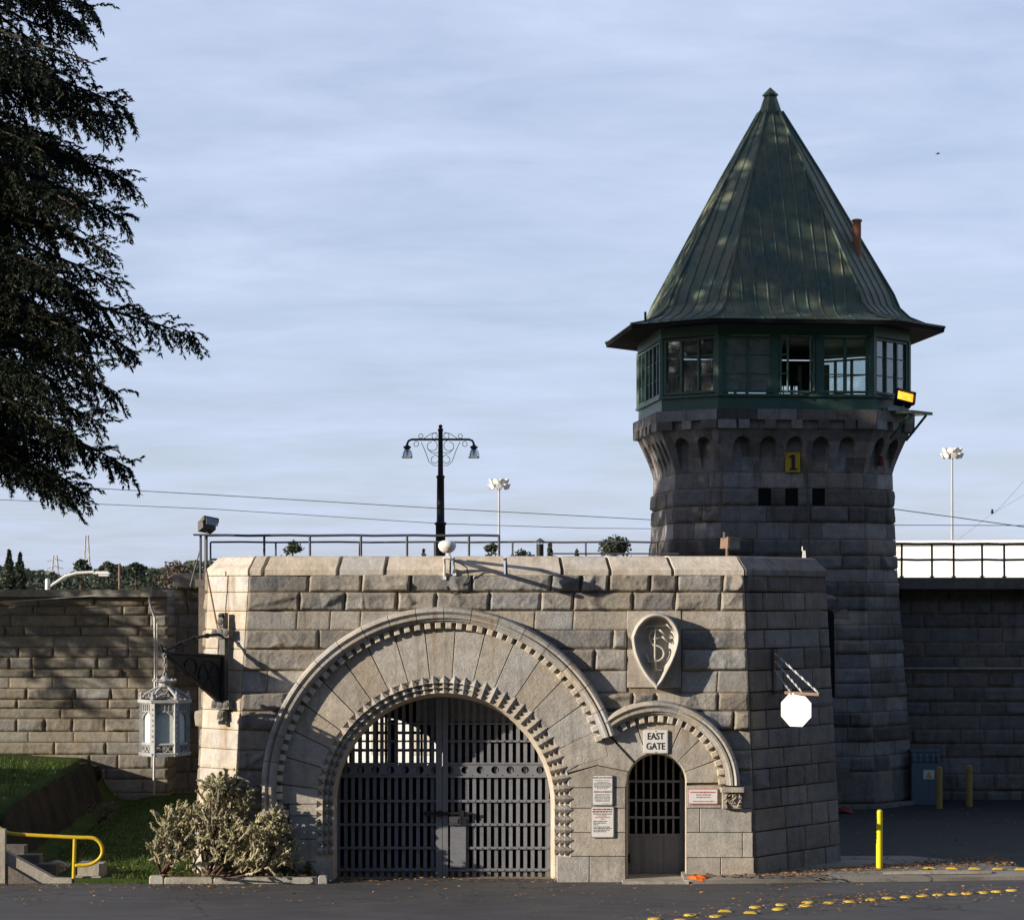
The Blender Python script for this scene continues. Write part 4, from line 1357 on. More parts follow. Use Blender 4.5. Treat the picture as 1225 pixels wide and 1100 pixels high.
wr = line_wall('prison_wall', 'dark shaded stone wall with a railing on top, right of the tower', 8.6, 26, 17.6, zr, 'wall_r', ['r', 'r', 'r', 's', 'r', 'r', 's'], .045, .55, 1.3, .08, 'mortar', 5.25)
mb = MB(); mb.hprism([(8.9, 16.9), (26, 16.9), (26, 19.3), (8.9, 19.3)], 5.22, 5.50); mb.build('walkway_slab', M['conc_dark'], wr)
mb = MB(); mb.tube([(9.3, 17.44, 3.27), (26, 17.44, 3.27)], .03, 8); mb.build('pipe', M['concrete'], wr)

# ------------------------------------------------------------------ railings
def railing(name, label, Y, pxs, ztop, zmid, zbot, r=.022, x1=None, x0=None, mat='iron_dark', sag=0.0):
    t = thing(name, label, 'railing', (FX(pxs[0], Y), Y, zbot))
    ox = FX(pxs[0], Y)
    xs = [FX(p, Y) - ox for p in pxs]
    a = (x0 if x0 is not None else xs[0]); b = (x1 if x1 is not None else xs[-1])
    for z in ([ztop] + ([zmid] if zmid else [])):
        mb = MB()
        n = 14
        mb.tube([(a + (b - a) * i / n, 0, z - zbot - sag * math.sin(math.pi * i / n) + .006 * math.sin(i * 2.1)) for i in range(n + 1)], r, 8)
        mb.build('rail', M[mat], t)
    for x in xs:
        mb = MB(); mb.tube([(x, 0, 0), (x + .012 * (rng.random() - .5), 0, ztop - zbot)], r * .95, 8); mb.box((x, 0, .02), (.1, .1, .03))
        mb.build('post', M[mat], t)
    return t
railing('railing', 'iron railing with two rails along the walkway on the right wall', 17.0, [1078.6, 1115, 1141, 1175, 1201.5, 1236, 1262, 1298], 6.32, 5.93, 5.5, .028, x0=-.3)
railing('railing', 'higher dark railing across the gatehouse roof ending beside the stadium light', 3.6, [246, 316, 371, 432, 487, 561, 597], 6.19, None, 5.34, .024)
railing('railing', 'lower thin railing on the gatehouse roof running to the tower', 8.0, [252, 330, 430, 520, 613, 701, 786], 6.16, 5.80, 5.34, .02)

# post frame with a floodlight at the left end of the roof
pf = thing('post_frame', 'pair of dark posts with a slanting stay beside the left end of the roof railing', 'post', (FX(240, 3.2), 3.2, 5.1))
for i, px in enumerate((240, 247)):
    mb = MB(); mb.tube([(FX(px, 3.2) - FX(240, 3.2), 0, -.2), (FX(px, 3.2) - FX(240, 3.2), 0, FZ(640, 3.2) - 5.1)], .024, 8); mb.build('post', M['iron_dark'], pf)
mb = MB(); mb.tube([(0, 0, .85), (-.21, .1, .12)], .014, 6); mb.build('stay', M['iron_dark'], pf)
mb = MB(); mb.box((.1, 0, FZ(639.5, 3.2) - 5.1), (.45, .25, .03)); mb.build('top_plate', M['iron_dark'], pf)
f2 = thing('floodlight', 'dark unlit floodlight on the post at the left end of the roof', 'floodlight', (FX(248, 3.2), 3.2, FZ(639, 3.2) + .02))
hd = Matrix.Translation((0, 0, .15)) @ Matrix.Rotation(R(35), 4, 'Z') @ Matrix.Rotation(R(-20), 4, 'X') @ Matrix.Rotation(R(10), 4, 'Y')
mb = MB(); mb.box((0, .02, 0), (.27, .22, .2), hd); mb.box((0, -.12, .06), (.31, .12, .09), hd); mb.build('housing', M['black_grey'], f2)
mb = MB(); mb.box((0, -.20, -.01), (.24, .02, .13), hd); mb.build('lens', M['glass_blue'], f2)
mb = MB(); mb.tube([(0, 0, 0), (0, 0, .09)], .02, 6); mb.build('bracket', M['black'], f2)
f3 = thing('floodlight', 'brown unlit floodlight on the coping near the right corner of the gatehouse', 'floodlight', (FX(870, .3), .3, 5.745))
hd = Matrix.Translation((.07, 0, .22)) @ Matrix.Rotation(R(22), 4, 'Z') @ Matrix.Rotation(R(4), 4, 'Y')
mb = MB(); mb.box((0, .08, 0), (.22, .26, .19), hd, .4); mb.box((.01, -.07, 0), (.25, .05, .22), hd); mb.tube([(0, 0, 0), (0, 0, .15)], .03, 8); mb.build('housing', M['rust'], f3)
mb = MB(); mb.box((.01, -.1, 0), (.21, .012, .17), hd); mb.build('lens', M['glass_blue'], f3)
mb = MB(); mb.tube([(-.04, .05, .3), (-.04, .05, .42)], .035, 8); mb.build('photocell', M['iron_dark'], f3)
mb = MB(); mb.box((FX(960, 1.4), 1.15, 5.79), (.06, .08, .13), taper=.7); mb.tube([(FX(958, 1.4), 1.15, 5.85), (FX(958, 1.4), 1.15, 5.93)], .012, 6)
tag(mb.build('stub', M['white_dome']), 'small broken white stub standing on the right end of the coping', 'stub')

# ------------------------------------------------------------------ camera dome on the coping
cd = thing('dome_camera', 'white dome camera on two white legs over the middle of the coping', 'camera', (FX(537), -.3, 5.5))
mb = MB()
mb.lathe([(.015, .10), (.08, .093), (.13, .07), (.152, .03), (.155, -.01), (.145, -.03), (.125, -.07), (.08, -.105), (.04, -.118), (.01, -.12)], 24, (0, -.9, FZ(653, -1.2) - 5.5), M=None)
mb.build('dome', M['white_dome'], cd, smooth=True)
mb = MB(); mb.tube([(0, -.9, FZ(653, -1.2) - 5.42), (0, -.5, FZ(652, -.9) - 5.44), (0, .25, .24)], .035, 8); mb.box((0, -.25, .20), (.10, 1.2, .05)); mb.build('arm', M['white_dome'], cd)
for x, zb in ((-.075, -.12), (.10, -.05)):
    mb = MB(); mb.tube([(x, -.1, .2), (x * .9, .05, .1), (x, .21, zb)], .02, 6); mb.box((x, .22, zb), (.06, .06, .12)); mb.build('leg', M['white_dome'], cd)
mb = MB(); mb.tube([(.1, -.1, .15), (.22, .0, .10), (.32, .1, .03), (.35, .2, -.15), (.22, .2, -.32), (.05, .2, -.42), (-.04, .2, -.3)], .011, 6); mb.build('cable', M['black'], cd)

# ------------------------------------------------------------------ signs on the front wall
def plate(name, label, px0, py0, px1, py1, y=-.075, mat='sign_white', edge='sign_edge', rad=2.0):
    cx, cz = FX((px0 + px1) / 2), FZ((py0 + py1) / 2); w, h = (px1 - px0) / SC, (py1 - py0) / SC
    t = thing(name, label, 'sign', (cx, y, cz))
    r = rad / SC
    def rr(w, h, r): return [(sx * (w / 2 - r) + r * math.cos(R(a)), sy * (h / 2 - r) + r * math.sin(R(a))) for sx, sy, a0 in ((1, 1, 0), (-1, 1, 90), (-1, -1, 180), (1, -1, 270)) for a in (a0, a0 + 30, a0 + 60, a0 + 90)]
    mb = MB(); mb.prism(rr(w, h, r), -.004, .02, back=True); mb.build('border', M[edge], t)
    mb = MB(); mb.prism(rr(w - .03, h - .03, r * .8), -.008, .0); mb.build('face', M[mat], t)
    return t, w, h
def lines(t, rows, mat, name='small_print'):
    mb = MB()
    for (x0, x1, z, th) in rows:
        x = x0
        while x < x1 - .01:
            l = min(.018 + .05 * rng.random(), x1 - x)
            mb.box((x + l / 2, -.010, z), (l, .003, th * (.8 + .4 * rng.random()))); x += l + .012
    return mb.build(name, M[mat], t)
t, w, h = plate('gate_sign', 'white enamel sign lettered EAST GATE over the small doorway', 769, 872.5, 798.5, 900, -.09, rad=1.2, edge='sign_white')
text_mesh('EAST', .165, .003, M['ink'], 'lettering', t, (0, -.011, .09), .80, bold=.002)
text_mesh('GATE', .165, .003, M['ink'], 'lettering', t, (0, -.011, -.085), .80, bold=.002)
for zz in (.185, -.185):
    mb = MB(); mb.lathe([(.008, -.006), (.008, .006)], 8, M=Matrix.Translation((0, -.012, zz)) @ Matrix.Rotation(R(90), 4, 'X')); mb.build('bolt', M['rust'], t)
t, w, h = plate('notice', 'upper white notice with red headings left of the small doorway', 708, 926, 733, 962.5)
text_mesh('NOTICE TO THE PUBLIC', .031, .002, M['ink_red'], 'heading', t, (0, -.011, .22), 1.0)
text_mesh('AVISO AL PUBLICO', .036, .002, M['ink_red'], 'heading', t, (0, -.011, -.028), 1.0)
lines(t, [(-.14, .13, .175, .010), (-.10, .10, .145, .012), (-.15, .15, .122, .013), (-.15, .15, .099, .013), (-.15, .15, .076, .013), (-.14, .14, .053, .013), (-.1, .1, .03, .012)], 'ink_grey')
lines(t, [(-.13, .13, -.072, .012), (-.14, .14, -.096, .012), (-.14, .14, -.12, .012), (-.14, .14, -.144, .012), (-.14, .14, -.168, .012), (-.12, .12, -.19, .012)], 'ink_grey')
lines(t, [(-.0, .13, -.235, .010)], 'ink_grey', 'imprint')
t, w, h = plate('notice', 'lower white notice with a bold red line left of the small doorway', 706.5, 963.5, 734.5, 1001)
lines(t, [(-.17, .17, .225, .018), ], 'ink', 'heading')
lines(t, [(-.175, .175, .185, .026)], 'ink_red', 'heading')
lines(t, [(-.16, .16, .143, .014)], 'ink')
lines(t, [(-.09, .08, .112, .013), (-.13, .13, .085, .014), (-.03, .03, .056, .014)], 'ink_pink', 'red_print')
lines(t, [(-.16, .07, .015, .012), (-.16, .06, -.015, .012), (-.16, -.08, -.045, .012), (-.16, .12, -.085, .012), (-.16, .18, -.112, .012), (-.16, .12, -.139, .012), (-.16, .06, -.166, .012)], 'ink')
t, w, h = plate('notice', 'red bordered wide notice right of the small doorway', 822.5, 942.5, 858.5, 961, -.075, edge='ink_pink')
lines(t, [(-.22, .22, .075, .022)], 'ink_red', 'heading')
lines(t, [(-.12, .13, .03, .020)], 'ink_pink', 'heading'); lines(t, [(-.12, .13, -.012, .016)], 'ink_grey'); lines(t, [(-.18, .2, -.085, .018)], 'ink_pink', 'red_print')

# ------------------------------------------------------------------ octagonal sign hung from a bracket on the right shoulder
uB = Vector((1.72, 2.3)).normalized(); nB = Vector((uB.y, -uB.x))
pm = at(926, 828, .62)
pm.z = FZ(828, .6)
sb = thing('sign_bracket', 'rusty steel bracket with twisted rods on the right shoulder of the gatehouse', 'bracket', pm, math.atan2(-.87, .5))
H_ = 53 / SC
mb = MB(); mb.box((0, .0, H_ / 2), (.055, .05, H_)); mb.build('upright', M['rust'], sb)
L = 46 / SC / .5
mb = MB(); mb.box((L / 2, 0, .01), (L, .05, .05)); mb.build('arm', M['rust'], sb)
Mw = Matrix.Rotation(0, 4, 'Z')
mb = MB()
for x in (-.05, -.15): mb.box((x, .04 - x * .5, H_ / 2), (.03, .03, H_))
for zz in (.02, H_ - .02): mb.box((-.09, .06, zz), (.2, .03, .03))
mb.build('back_frame', M['rust'], sb)
for zt, xe in ((H_ - .08, L - .03), (H_ - .22, L * .62), (H_ * .5, L * .36)):
    mb = MB(); p0 = Vector((.03, 0, zt)); p1 = Vector((xe, 0, .03)); d = p1 - p0; n = 40
    V = []; Fs = []
    s = Vector((0, 1, 0)); w_ = d.normalized().cross(s)
    for i in range(n + 1):
        a = i * .55
        c = p0 + d * i / n; u = (s * math.cos(a) + w_ * math.sin(a)) * .017; v = (-s * math.sin(a) + w_ * math.cos(a)) * .006
        V += [c + u + v, c - u + v, c - u - v, c + u - v]
    for i in range(n):
        for j in range(4): Fs.append((i * 4 + j, i * 4 + (j + 1) % 4, i * 4 + 4 + (j + 1) % 4, i * 4 + 4 + j))
    mb.add([tuple(q) for q in V], Fs); mb.build('twisted_rod', M['galv'], sb)
sc_ = pm + Vector((.5, -.87, 0)) * (.66)
oc = thing('octagon_sign', 'blank white octagonal sign hanging under the rusty bracket', 'sign', (sc_.x, sc_.y, FZ(849, -.1)), R(-33))
mb = MB(); ro = .295 / math.cos(R(22.5))
mb.prism([(ro * math.cos(R(22.5 + 45 * i)), ro * math.sin(R(22.5 + 45 * i))) for i in range(8)], -.006, .006, back=True); mb.build('plate', M['white'], oc)
for x in (-.1, .1):
    mb = MB(); mb.tube([(x, 0, .27), (x, 0, .36)], .008, 6); mb.box((x, -.01, .275), (.03, .012, .03)); mb.build('hanger', M['rust'], oc)

# ------------------------------------------------------------------ lantern on its bracket, left shoulder
pM = Vector((-5.08, .20, 0)); pH = Vector((FX(197, -1.0), -1.0, 0))
bd = (pH - pM); BL = bd.length
br = thing('lantern_bracket', 'black triangular iron bracket with cross shaped finials on the pale left shoulder', 'bracket', (pM.x, pM.y, 2.7), math.atan2(bd.y, bd.x))
zT, zTe, zB = 4.0 - 2.7, 4.09 - 2.7, 3.17 - 2.7
mb = MB()
mb.prism([(.02, zT), (.10, zB), (.20, zB + .02), (BL, zTe - .06), (BL, zTe)], -.022, .022, back=True); 
# raised tracery on the pierced plate
for sy in (-.03, .03):
    mb.tube([(.05, sy, zT - .03), (BL - .02, sy, zTe - .03)], .028, 6); mb.tube([(.07, sy, zT), (.12, sy, zB)], .03, 6)
    mb.tube([(.15, sy, zB + .02), (BL, sy, zTe - .04)], .03, 6)
    mb.tube([(.42 + .26 * math.cos(R(a)), sy, zT - .36 + .26 * math.sin(R(a))) for a in range(0, 360, 20)], .016, 5, closed=True)
    mb.tube([(.88 + .15 * math.cos(R(a)), sy, zT - .2 + .15 * math.sin(R(a))) for a in range(0, 360, 24)], .014, 5, closed=True)
    for a in range(0, 360, 60): mb.tube([(.42, sy, zT - .36), (.42 + .25 * math.cos(R(a)), sy, zT - .36 + .25 * math.sin(R(a)))], .012, 5)
mb.tube([(BL, 0, zTe - .02), (BL + .06, 0, zTe + .03), (BL + .10, 0, zTe + .12)], [.03, .03, .012], 6)
mb.build('bracket_plate', M['black'], br)
mb = MB(); mb.box((.02, 0, (2.03 + .15) / 2), (.09, .13, 1.9)); mb.build('wall_bar', M['black_grey'], br)
for zc, up in ((1.68, 1), (.42, -1)):
    mb = MB()
    for (u, v, s) in ((0, 0, .12), (-.14, .0, .10), (.14, .0, .10), (0, .19 * up, .10), (0, .31 * up, .055)):
        mb.box((.06, u, zc + v), (.12, s * 1.5, s * 1.5), Matrix.Translation((0, u * 0, 0)) if 0 else None, tone=rng.random(), taper=.8)
        mb.lathe([(.01, .06), (s * .6, .03), (s * .75, 0), (s * .6, -.05)], 8, M=Matrix.Translation((.1, u, zc + v)) @ Matrix.Rotation(R(90), 4, 'Y'))
    mb.build('finial', M['black_grey'], br)
mb = MB(); p0 = Vector((.1, 0, 1.66)); p1 = Vector((BL - .05, 0, zTe + .02)); n = 16
mb.tube([p0.lerp(p1, i / n) + Vector((0, 0, .06 * math.sin(math.pi * i / n))) for i in range(n + 1)], [.028 + (.02 if i in (4, 8, 12) else 0) for i in range(n + 1)], 8)
mb.build('stay_rod', M['black'], br)

ln_ = thing('lantern', 'silver hexagonal gothic lantern with frosted panes hanging from the black bracket', 'lantern', (pH.x, pH.y, FZ(903, -1)), R(8))
LH = (903 - 838) / 69.6; LR = .39
def hexpt(r, i): return (r * math.cos(R(60 * i)), r * math.sin(R(60 * i)))
mb = MB()
for r0, r1, z0, z1 in ((.43, .45, 0, .05), (.45, .42, .05, .065), (.42, .43, .185, .20), (.43, .41, .20, .225), (.42, .45, LH - .05, LH - .02), (.46, .46, LH - .02, LH + .03)):
    mb.lathe([(r0, z0), (r1, z1), (r1 - .05, z1), (r0 - .05, z0)], 6)
for i in range(6):
    x, y = hexpt(LR, i)
    Mx = Matrix.Translation((x, y, 0)) @ Matrix.Rotation(R(60 * i), 4, 'Z')
    mb.box((0, 0, LH / 2), (.07, .09, LH), Mx)
    for k in range(7): mb.box((.038, 0, .26 + k * .09), (.02, .03, .03), Mx, .0)
    mb.lathe([(.03, 0), (.045, .04), (.02, .07), (.035, .1), (.005, .15)], 8, (x * 1.02, y * 1.02, LH + .02))
    # tracery of each side
    a, b = Vector(hexpt(LR, i)), Vector(hexpt(LR, (i + 1) % 6)); m = (a + b) / 2
    Ms = Matrix.Translation((m.x, m.y, 0)) @ Matrix.Rotation(R(60 * i + 30 + 90), 4, 'Z')
    for k in (-.11, 0, .11):
        mb.tube([(k + .05 * math.cos(R(q)), 0, .125 + .05 * math.sin(R(q))) for q in range(0, 360, 45)], .011, 5, Ms, closed=True)
    for s in (-1, 1):
        mb.tube([(s * .155, 0, .62), (s * .12, 0, .70), (0, 0, .78)], .014, 5, Ms)
        mb.box((s * .17, 0, LH / 2), (.035, .03, LH - .1), Ms)
    for k in (-.13, -.065, 0, .065, .13): mb.box((k, 0, .82), (.018, .03, .13), Ms)
    mb.box((0, 0, .895), (.38, .03, .03), Ms); mb.box((0, 0, .76), (.36, .02, .02), Ms)
mb.build('frame', M['silver'], ln_)
mb = MB()
for i in range(6):
    a, b = Vector(hexpt(LR - .03, i)), Vector(hexpt(LR - .03, (i + 1) % 6))
    mb.add([(a.x, a.y, .21), (b.x, b.y, .21), (b.x, b.y, LH - .04), (a.x, a.y, LH - .04)], [(0, 1, 2, 3)])
mb.build('pane', M['frost'], ln_)
mb = MB()
for i in range(6):
    an = R(60 * i); an2 = R(60 * i + 60)
    path = [(LR - .03, LH + .03), (.36, LH + .14), (.26, LH + .24), (.16, LH + .32), (.10, LH + .36)]
    mb.tube([(r * math.cos(an), r * math.sin(an), z) for r, z in path], .03, 6)
    am = (an + an2) / 2
    mb.tube([(.27 * math.cos(am) + .075 * math.cos(R(q)) * -math.sin(am), .27 * math.sin(am) + .075 * math.cos(R(q)) * math.cos(am), LH + .15 + .075 * math.sin(R(q))) for q in range(0, 360, 40)], .013, 5, closed=True)
    for s in (an, an2): mb.tube([(.34 * math.cos(s), .34 * math.sin(s), LH + .06), (.23 * math.cos(am), .23 * math.sin(am), LH + .17), (.15 * math.cos(s), .15 * math.sin(s), LH + .31)], .012, 5)
mb.lathe([(.12, LH + .33), (.15, LH + .36), (.10, LH + .38), (.10, LH + .46), (.17, LH + .48), (.2, LH + .50), (.17, LH + .53), (.08, LH + .55), (.05, LH + .62), (.01, LH + .63)], 12)
for i in range(8):
    a = R(45 * i); mb.lathe([(.03, 0), (.035, .03), (.01, .06)], 6, (.18 * math.cos(a), .18 * math.sin(a), LH + .5))
cro = mb.build('crown', M['silver'], ln_); cro.scale = (1, 1, .68); cro.location = (0, 0, LH * .32)
mb = MB(); z = LH + .42; k = 0; ztop = 4.07 - FZ(903, -1)
while z < ztop:
    Mx = Matrix.Translation((0, 0, z + .04)) @ Matrix.Rotation(R(90 * (k % 2)), 4, 'Z')
    mb.tube([(.026 * math.cos(R(q)), 0, .05 * math.sin(R(q))) for q in range(0, 360, 45)], .011, 5, Mx, closed=True); z += .078; k += 1
mb.build('chain', M['silver'], ln_)

# conduits and junction box on the left wall
o = thing('conduit', 'grey conduit running down the tan wall from a junction box', 'conduit', (FX(188, 15.6), 15.7, 4.9))
s = 15.7
def wp(px, py): return (FX(px, s) - FX(188, 15.6), 0, FZ(py, s) - 4.9)
mb = MB(); mb.tube([wp(178, 712), wp(180, 725), wp(185, 738), wp(185.5, 800), wp(184, 950)], .03, 6); mb.tube([wp(188, 745), wp(187.5, 850)], .018, 6); mb.build('tube', M['galv'], o)
mb = MB(); mb.box((FX(175, s) - FX(188, 15.6), -.05, FZ(708, s) - 4.9), (.25, .2, .22)); mb.build('junction_box', M['concrete'], o)
mb = MB(); mb.tube([at(0, 720, 15.6), at(60, 716, 15.6), at(130, 711, 15.6), at(170, 708, 15.6)], .015, 6)
tag(mb.build('wall_cable', M['galv']), 'thin cable slung under the coping of the tan wall', 'cable')
mb = MB(); mb.tube([at(268, 676, -.02) + Vector((-.35, .2, 0)), at(262, 760, .35), at(259, 815, .45)], .016, 6)
tag(mb.build('conduit', M['rust']), 'thin rusty conduit down the pale left shoulder of the gatehouse', 'conduit')

# ------------------------------------------------------------------ lamp post
Yp = 10.0
lp = thing('lamp_post', 'black double-armed lamp post with glass bell shades behind the gatehouse parapet', 'lamp post', (FX(527, Yp), Yp, 5.34))
zz = lambda py: FZ(py, Yp) - 5.34
mb = MB()
mb.lathe([(.13, 0), (.13, .25), (.105, .3), (.105, zz(628)), (.13, zz(627)), (.13, zz(625)), (.085, zz(624)), (.078, zz(572)), (.095, zz(571)), (.09, zz(569)), (.058, zz(568)), (.048, zz(516)), (.06, zz(515)), (.06, zz(513)), (.03, zz(512)), (.045, zz(510)), (.045, zz(509)), (.01, zz(507.5))], 14)
mb.build('post', M['black'], lp, smooth=True)
for sg_ in (-1, 1):
    mb = MB(); zA = zz(525.5); X = .72
    mb.tube([(0, 0, zA)] + [(sg_ * (X - .10) , 0, zA), (sg_ * (X - .03), 0, zA - .03), (sg_ * X, 0, zA - .10), (sg_ * X, 0, zA - .13)], .024, 8)
    mb.build('arm', M['black'], lp)
    mb = MB()
    def scroll(cx, cz, r, a0, turns, n=22): return [(sg_ * (cx + r * (1 - .35 * i / n) * math.cos(R(a0 + 360 * turns * i / n))), 0, cz + r * (1 - .35 * i / n) * math.sin(R(a0 + 360 * turns * i / n))) for i in range(n + 1)]
    for pth in (scroll(.19, zA - .14, .13, 90, 1.0), scroll(.13, zA - .43, .10, 80, 1.0), scroll(.53, zA - .10, .065, 60, 1.0), scroll(.42, zA + .07, .055, -60, 1.0), scroll(.12, zA + .08, .07, -60, .9),
                [(sg_ * .06, 0, zA - .56), (sg_ * .15, 0, zA - .56), (sg_ * .25, 0, zA - .48), (sg_ * .33, 0, zA - .25), (sg_ * .42, 0, zA - .05)],
                [(sg_ * .07, 0, zA + .15), (sg_ * .2, 0, zA + .13), (sg_ * .36, 0, zA + .02)], [(sg_ * .05, 0, zA - .28), (sg_ * .18, 0, zA - .3), (sg_ * .28, 0, zA - .2)]):
        mb.tube(pth, .007, 5)
    mb.build('scrollwork', M['black'], lp)
    Xl = sg_ * X
    mb = MB(); mb.lathe([(.02, zA - .10), (.04, zA - .13), (.085, zA - .155), (.085, zA - .18), (.05, zA - .2), (.03, zA - .27)], 12, (Xl, 0, 0)); cap_ = mb.build('lamp_cap', M['black'], lp)
    mb = MB(); mb.lathe([(.05, zA - .19), (.09, zA - .24), (.115, zA - .32), (.125, zA - .40), (.12, zA - .405)], 16, (Xl, 0, 0)); mb.build('shade', M['lampglass'], lp, smooth=True)
    mb = MB(); mb.lathe([(.01, zA - .2), (.03, zA - .25), (.03, zA - .3), (.01, zA - .34)], 8, (Xl, 0, 0)); mb.build('bulb', M['white_dome'], lp)

# vent stack
vs = thing('vent_stack', 'short black vent pipe with a conical cap on the gatehouse roof', 'vent', (FX(646, 6), 6, 5.34))
zz6 = lambda py: FZ(py, 6) - 5.34
mb = MB(); mb.lathe([(.072, 0), (.072, zz6(650.5))], 14); mb.build('pipe', M['black'], vs)
mb = MB(); mb.lathe([(.12, zz6(648.5)), (.12, zz6(648)), (.01, zz6(643.5))], 14)
for a in range(0, 360, 90): mb.box((.06 * math.cos(R(a)), .06 * math.sin(R(a)), zz6(650)), (.012, .012, .08))
mb.build('cap', M['iron_dark'], vs)
mb = MB(); mb.box((FX(735, 6.5), 6.5, FZ(662, 6.5)), (2.6, .05, .03))
tag(mb.build('pipe', M['iron_dark']), 'low dark pipe along the gatehouse roof in front of the round tree', 'pipe')

# ------------------------------------------------------------------ stadium lights
def stadium(px, ptop, Y, spread, rows, label):
    t = thing('stadium_light', label, 'light mast', (FX(px, Y), Y, -1.8))
    ht = FZ(ptop, Y) + 1.8; s = (D0 + Y) / F
    mb = MB(); mb.tube([(0, 0, 0), (0, 0, ht * .6), (0, 0, ht)], [.14, .10, .07], 10); mb.build('mast', M['galv'], t)
    mb = MB(); mb.lathe([(spread * s * .7, 0), (spread * s * .7, .06)], 14, (0, 0, ht - .25)); mb.lathe([(spread * s * .55, 0), (spread * s * .55, .06)], 14, (0, 0, ht - .25 + 6 * s)); mb.build('ring', M['galv'], t)
    for r in range(rows):
        n = 8
        for i in range(n):
            a = 2 * math.pi * (i + .5 * r) / n
            x, y = spread * s * math.cos(a) * (.95 - .15 * r), spread * s * math.sin(a) * (.95 - .15 * r)
            z = ht - .2 + r * 6 * s
            Mx = Matrix.Translation((x, y, z)) @ Matrix.Rotation(a, 4, 'Z') @ Matrix.Rotation(R(115), 4, 'Y')
            mb = MB(); mb.lathe([(.07, -.22), (.11, -.1), (.22, .10), (.23, .14), (.15, .15)], 10, M=Mx); mb.build('lamp', M['white_dome'], t)
stadium(597, 578, 140, 11, 2, 'tall floodlight mast with a ring of white lamps behind the gatehouse roof')
stadium(1139, 541, 140, 11, 2, 'tall floodlight mast with a ring of white lamps right of the tower')

# street light beyond the left wall
Ys = 34
sl_ = thing('street_light', 'white cobra-head street light beyond the tan wall', 'street light', (FX(57, Ys), Ys, -1.8))
a_ = lambda px, py: tuple(at(px, py, Ys) - Vector((FX(57, Ys), Ys, -1.8)))
mb = MB(); mb.tube([(0, 0, 0), a_(57, 700), a_(57, 692)], [.09, .08, .07], 8); mb.build('post', M['white_dome'], sl_)
mb = MB(); mb.tube([a_(57, 703), a_(66, 697), a_(78, 689), a_(92, 685), a_(112, 684)], .045, 8); mb.build('arm', M['white_dome'], sl_)
mb = MB(); c = Vector(a_(122, 684.6)); mb.box(tuple(c), (.52, .28, .08), taper=.7); mb.box(tuple(c + Vector((.06, 0, -.07))), (.3, .24, .08)); mb.build('lamp_head', M['white_dome'], sl_)
mb = MB(); mb.tube([at(143, 710, 30), at(143, 674, 30)], .04, 6)
tag(mb.build('pole', M['rust']), 'thin brown pole beyond the tan wall', 'pole')

# ------------------------------------------------------------------ bollards and cabinet
def bollard(name, label, px, ptop, pbot, Y, r, mat, group=None):
    zb = FZ(pbot, Y); h = FZ(ptop, Y) - zb
    t = thing(name, label, 'bollard', (FX(px, Y), Y, zb), 0, group)
    mb = MB(); mb.lathe([(r, -.15), (r, h - .02), (r * .9, h)], 20); mb.build('tube', M[mat], t, smooth=False)
    mb = MB(); mb.lathe([(r * 1.02, h - .015), (r * .95, h + .01), (r * .5, h + .03), (.005, h + .035)], 20); mb.build('cap', M[mat], t)
bollard('bollard', 'bright yellow sunlit bollard at the edge of the leafy pavement', 1052, 970, 1037, 1.0, .058, 'yellow')
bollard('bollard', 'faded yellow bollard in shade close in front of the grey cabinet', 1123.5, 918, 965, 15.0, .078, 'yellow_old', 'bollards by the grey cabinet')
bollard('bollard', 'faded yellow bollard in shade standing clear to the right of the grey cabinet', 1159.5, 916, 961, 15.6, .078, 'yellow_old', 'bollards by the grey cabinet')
tf = thing('transformer', 'grey utility cabinet with a warning sticker at the foot of the right wall', 'transformer', (FX(1107, 16.4), 16.4, .05), R(-4))
mb = MB(); mb.box((0, 0, .50), (.72, .7, 1.0)); mb.build('body', M['transformer'], tf)
mb = MB(); mb.box((-.03, 0, 1.13), (.66, .62, .24)); mb.box((-.03, 0, 1.28), (.7, .66, .05))
for x in (-.3, -.15, 0, .15, .27): mb.lathe([(.035, 0), (.045, .05), (.035, .1), (.045, .15), (.02, .2)], 8, (x, -.34, 1.01))
mb.build('terminal_hood', M['transformer'], tf)
mb = MB(); mb.box((.05, -.355, .72), (.26, .012, .22)); mb.build('warning_sticker', M['sign_white'], tf)
mb = MB(); mb.prism([(-.03, .64), (.13, .64), (.05, .8)], -.366, -.36); mb.build('warning_triangle', M['marker'], tf)

# orange bag by the doorway, red lump by the tower
def lump(name, label, cat, mat, c, r, sc3):
    mb = MB(); P = np.zeros((9, 19, 3)); o1 = rng.random() * 40
    for i in range(9):
        for j in range(19):
            th = math.pi * i / 8; ph = 2 * math.pi * (j % 18) / 18
            d = np.array([math.sin(th) * math.cos(ph), math.sin(th) * math.sin(ph), math.cos(th)])
            k = 1 + .5 * (float(fbm(np.array(d[0] * 2.2 + o1), np.array(d[1] * 2.2 + d[2] * 3), 4)) - .5) * 2
            P[i, j] = np.array(c) + d * r * k * np.array(sc3)
    mb.grid(P); return tag(mb.build(name, M[mat]), label, cat)
lump('plastic_bag', 'crumpled orange plastic bag beside the foot of the small doorway', 'bag', 'orange', (FX(834, -.25), -.25, .10), .17, (1.05, .7, .40))
lump('cloth', 'small dark red bundle on the ground at the foot of the tower', 'cloth', 'red', (FX(1011, 13.6), 13.6, .1), .17, (1.1, .8, .6))

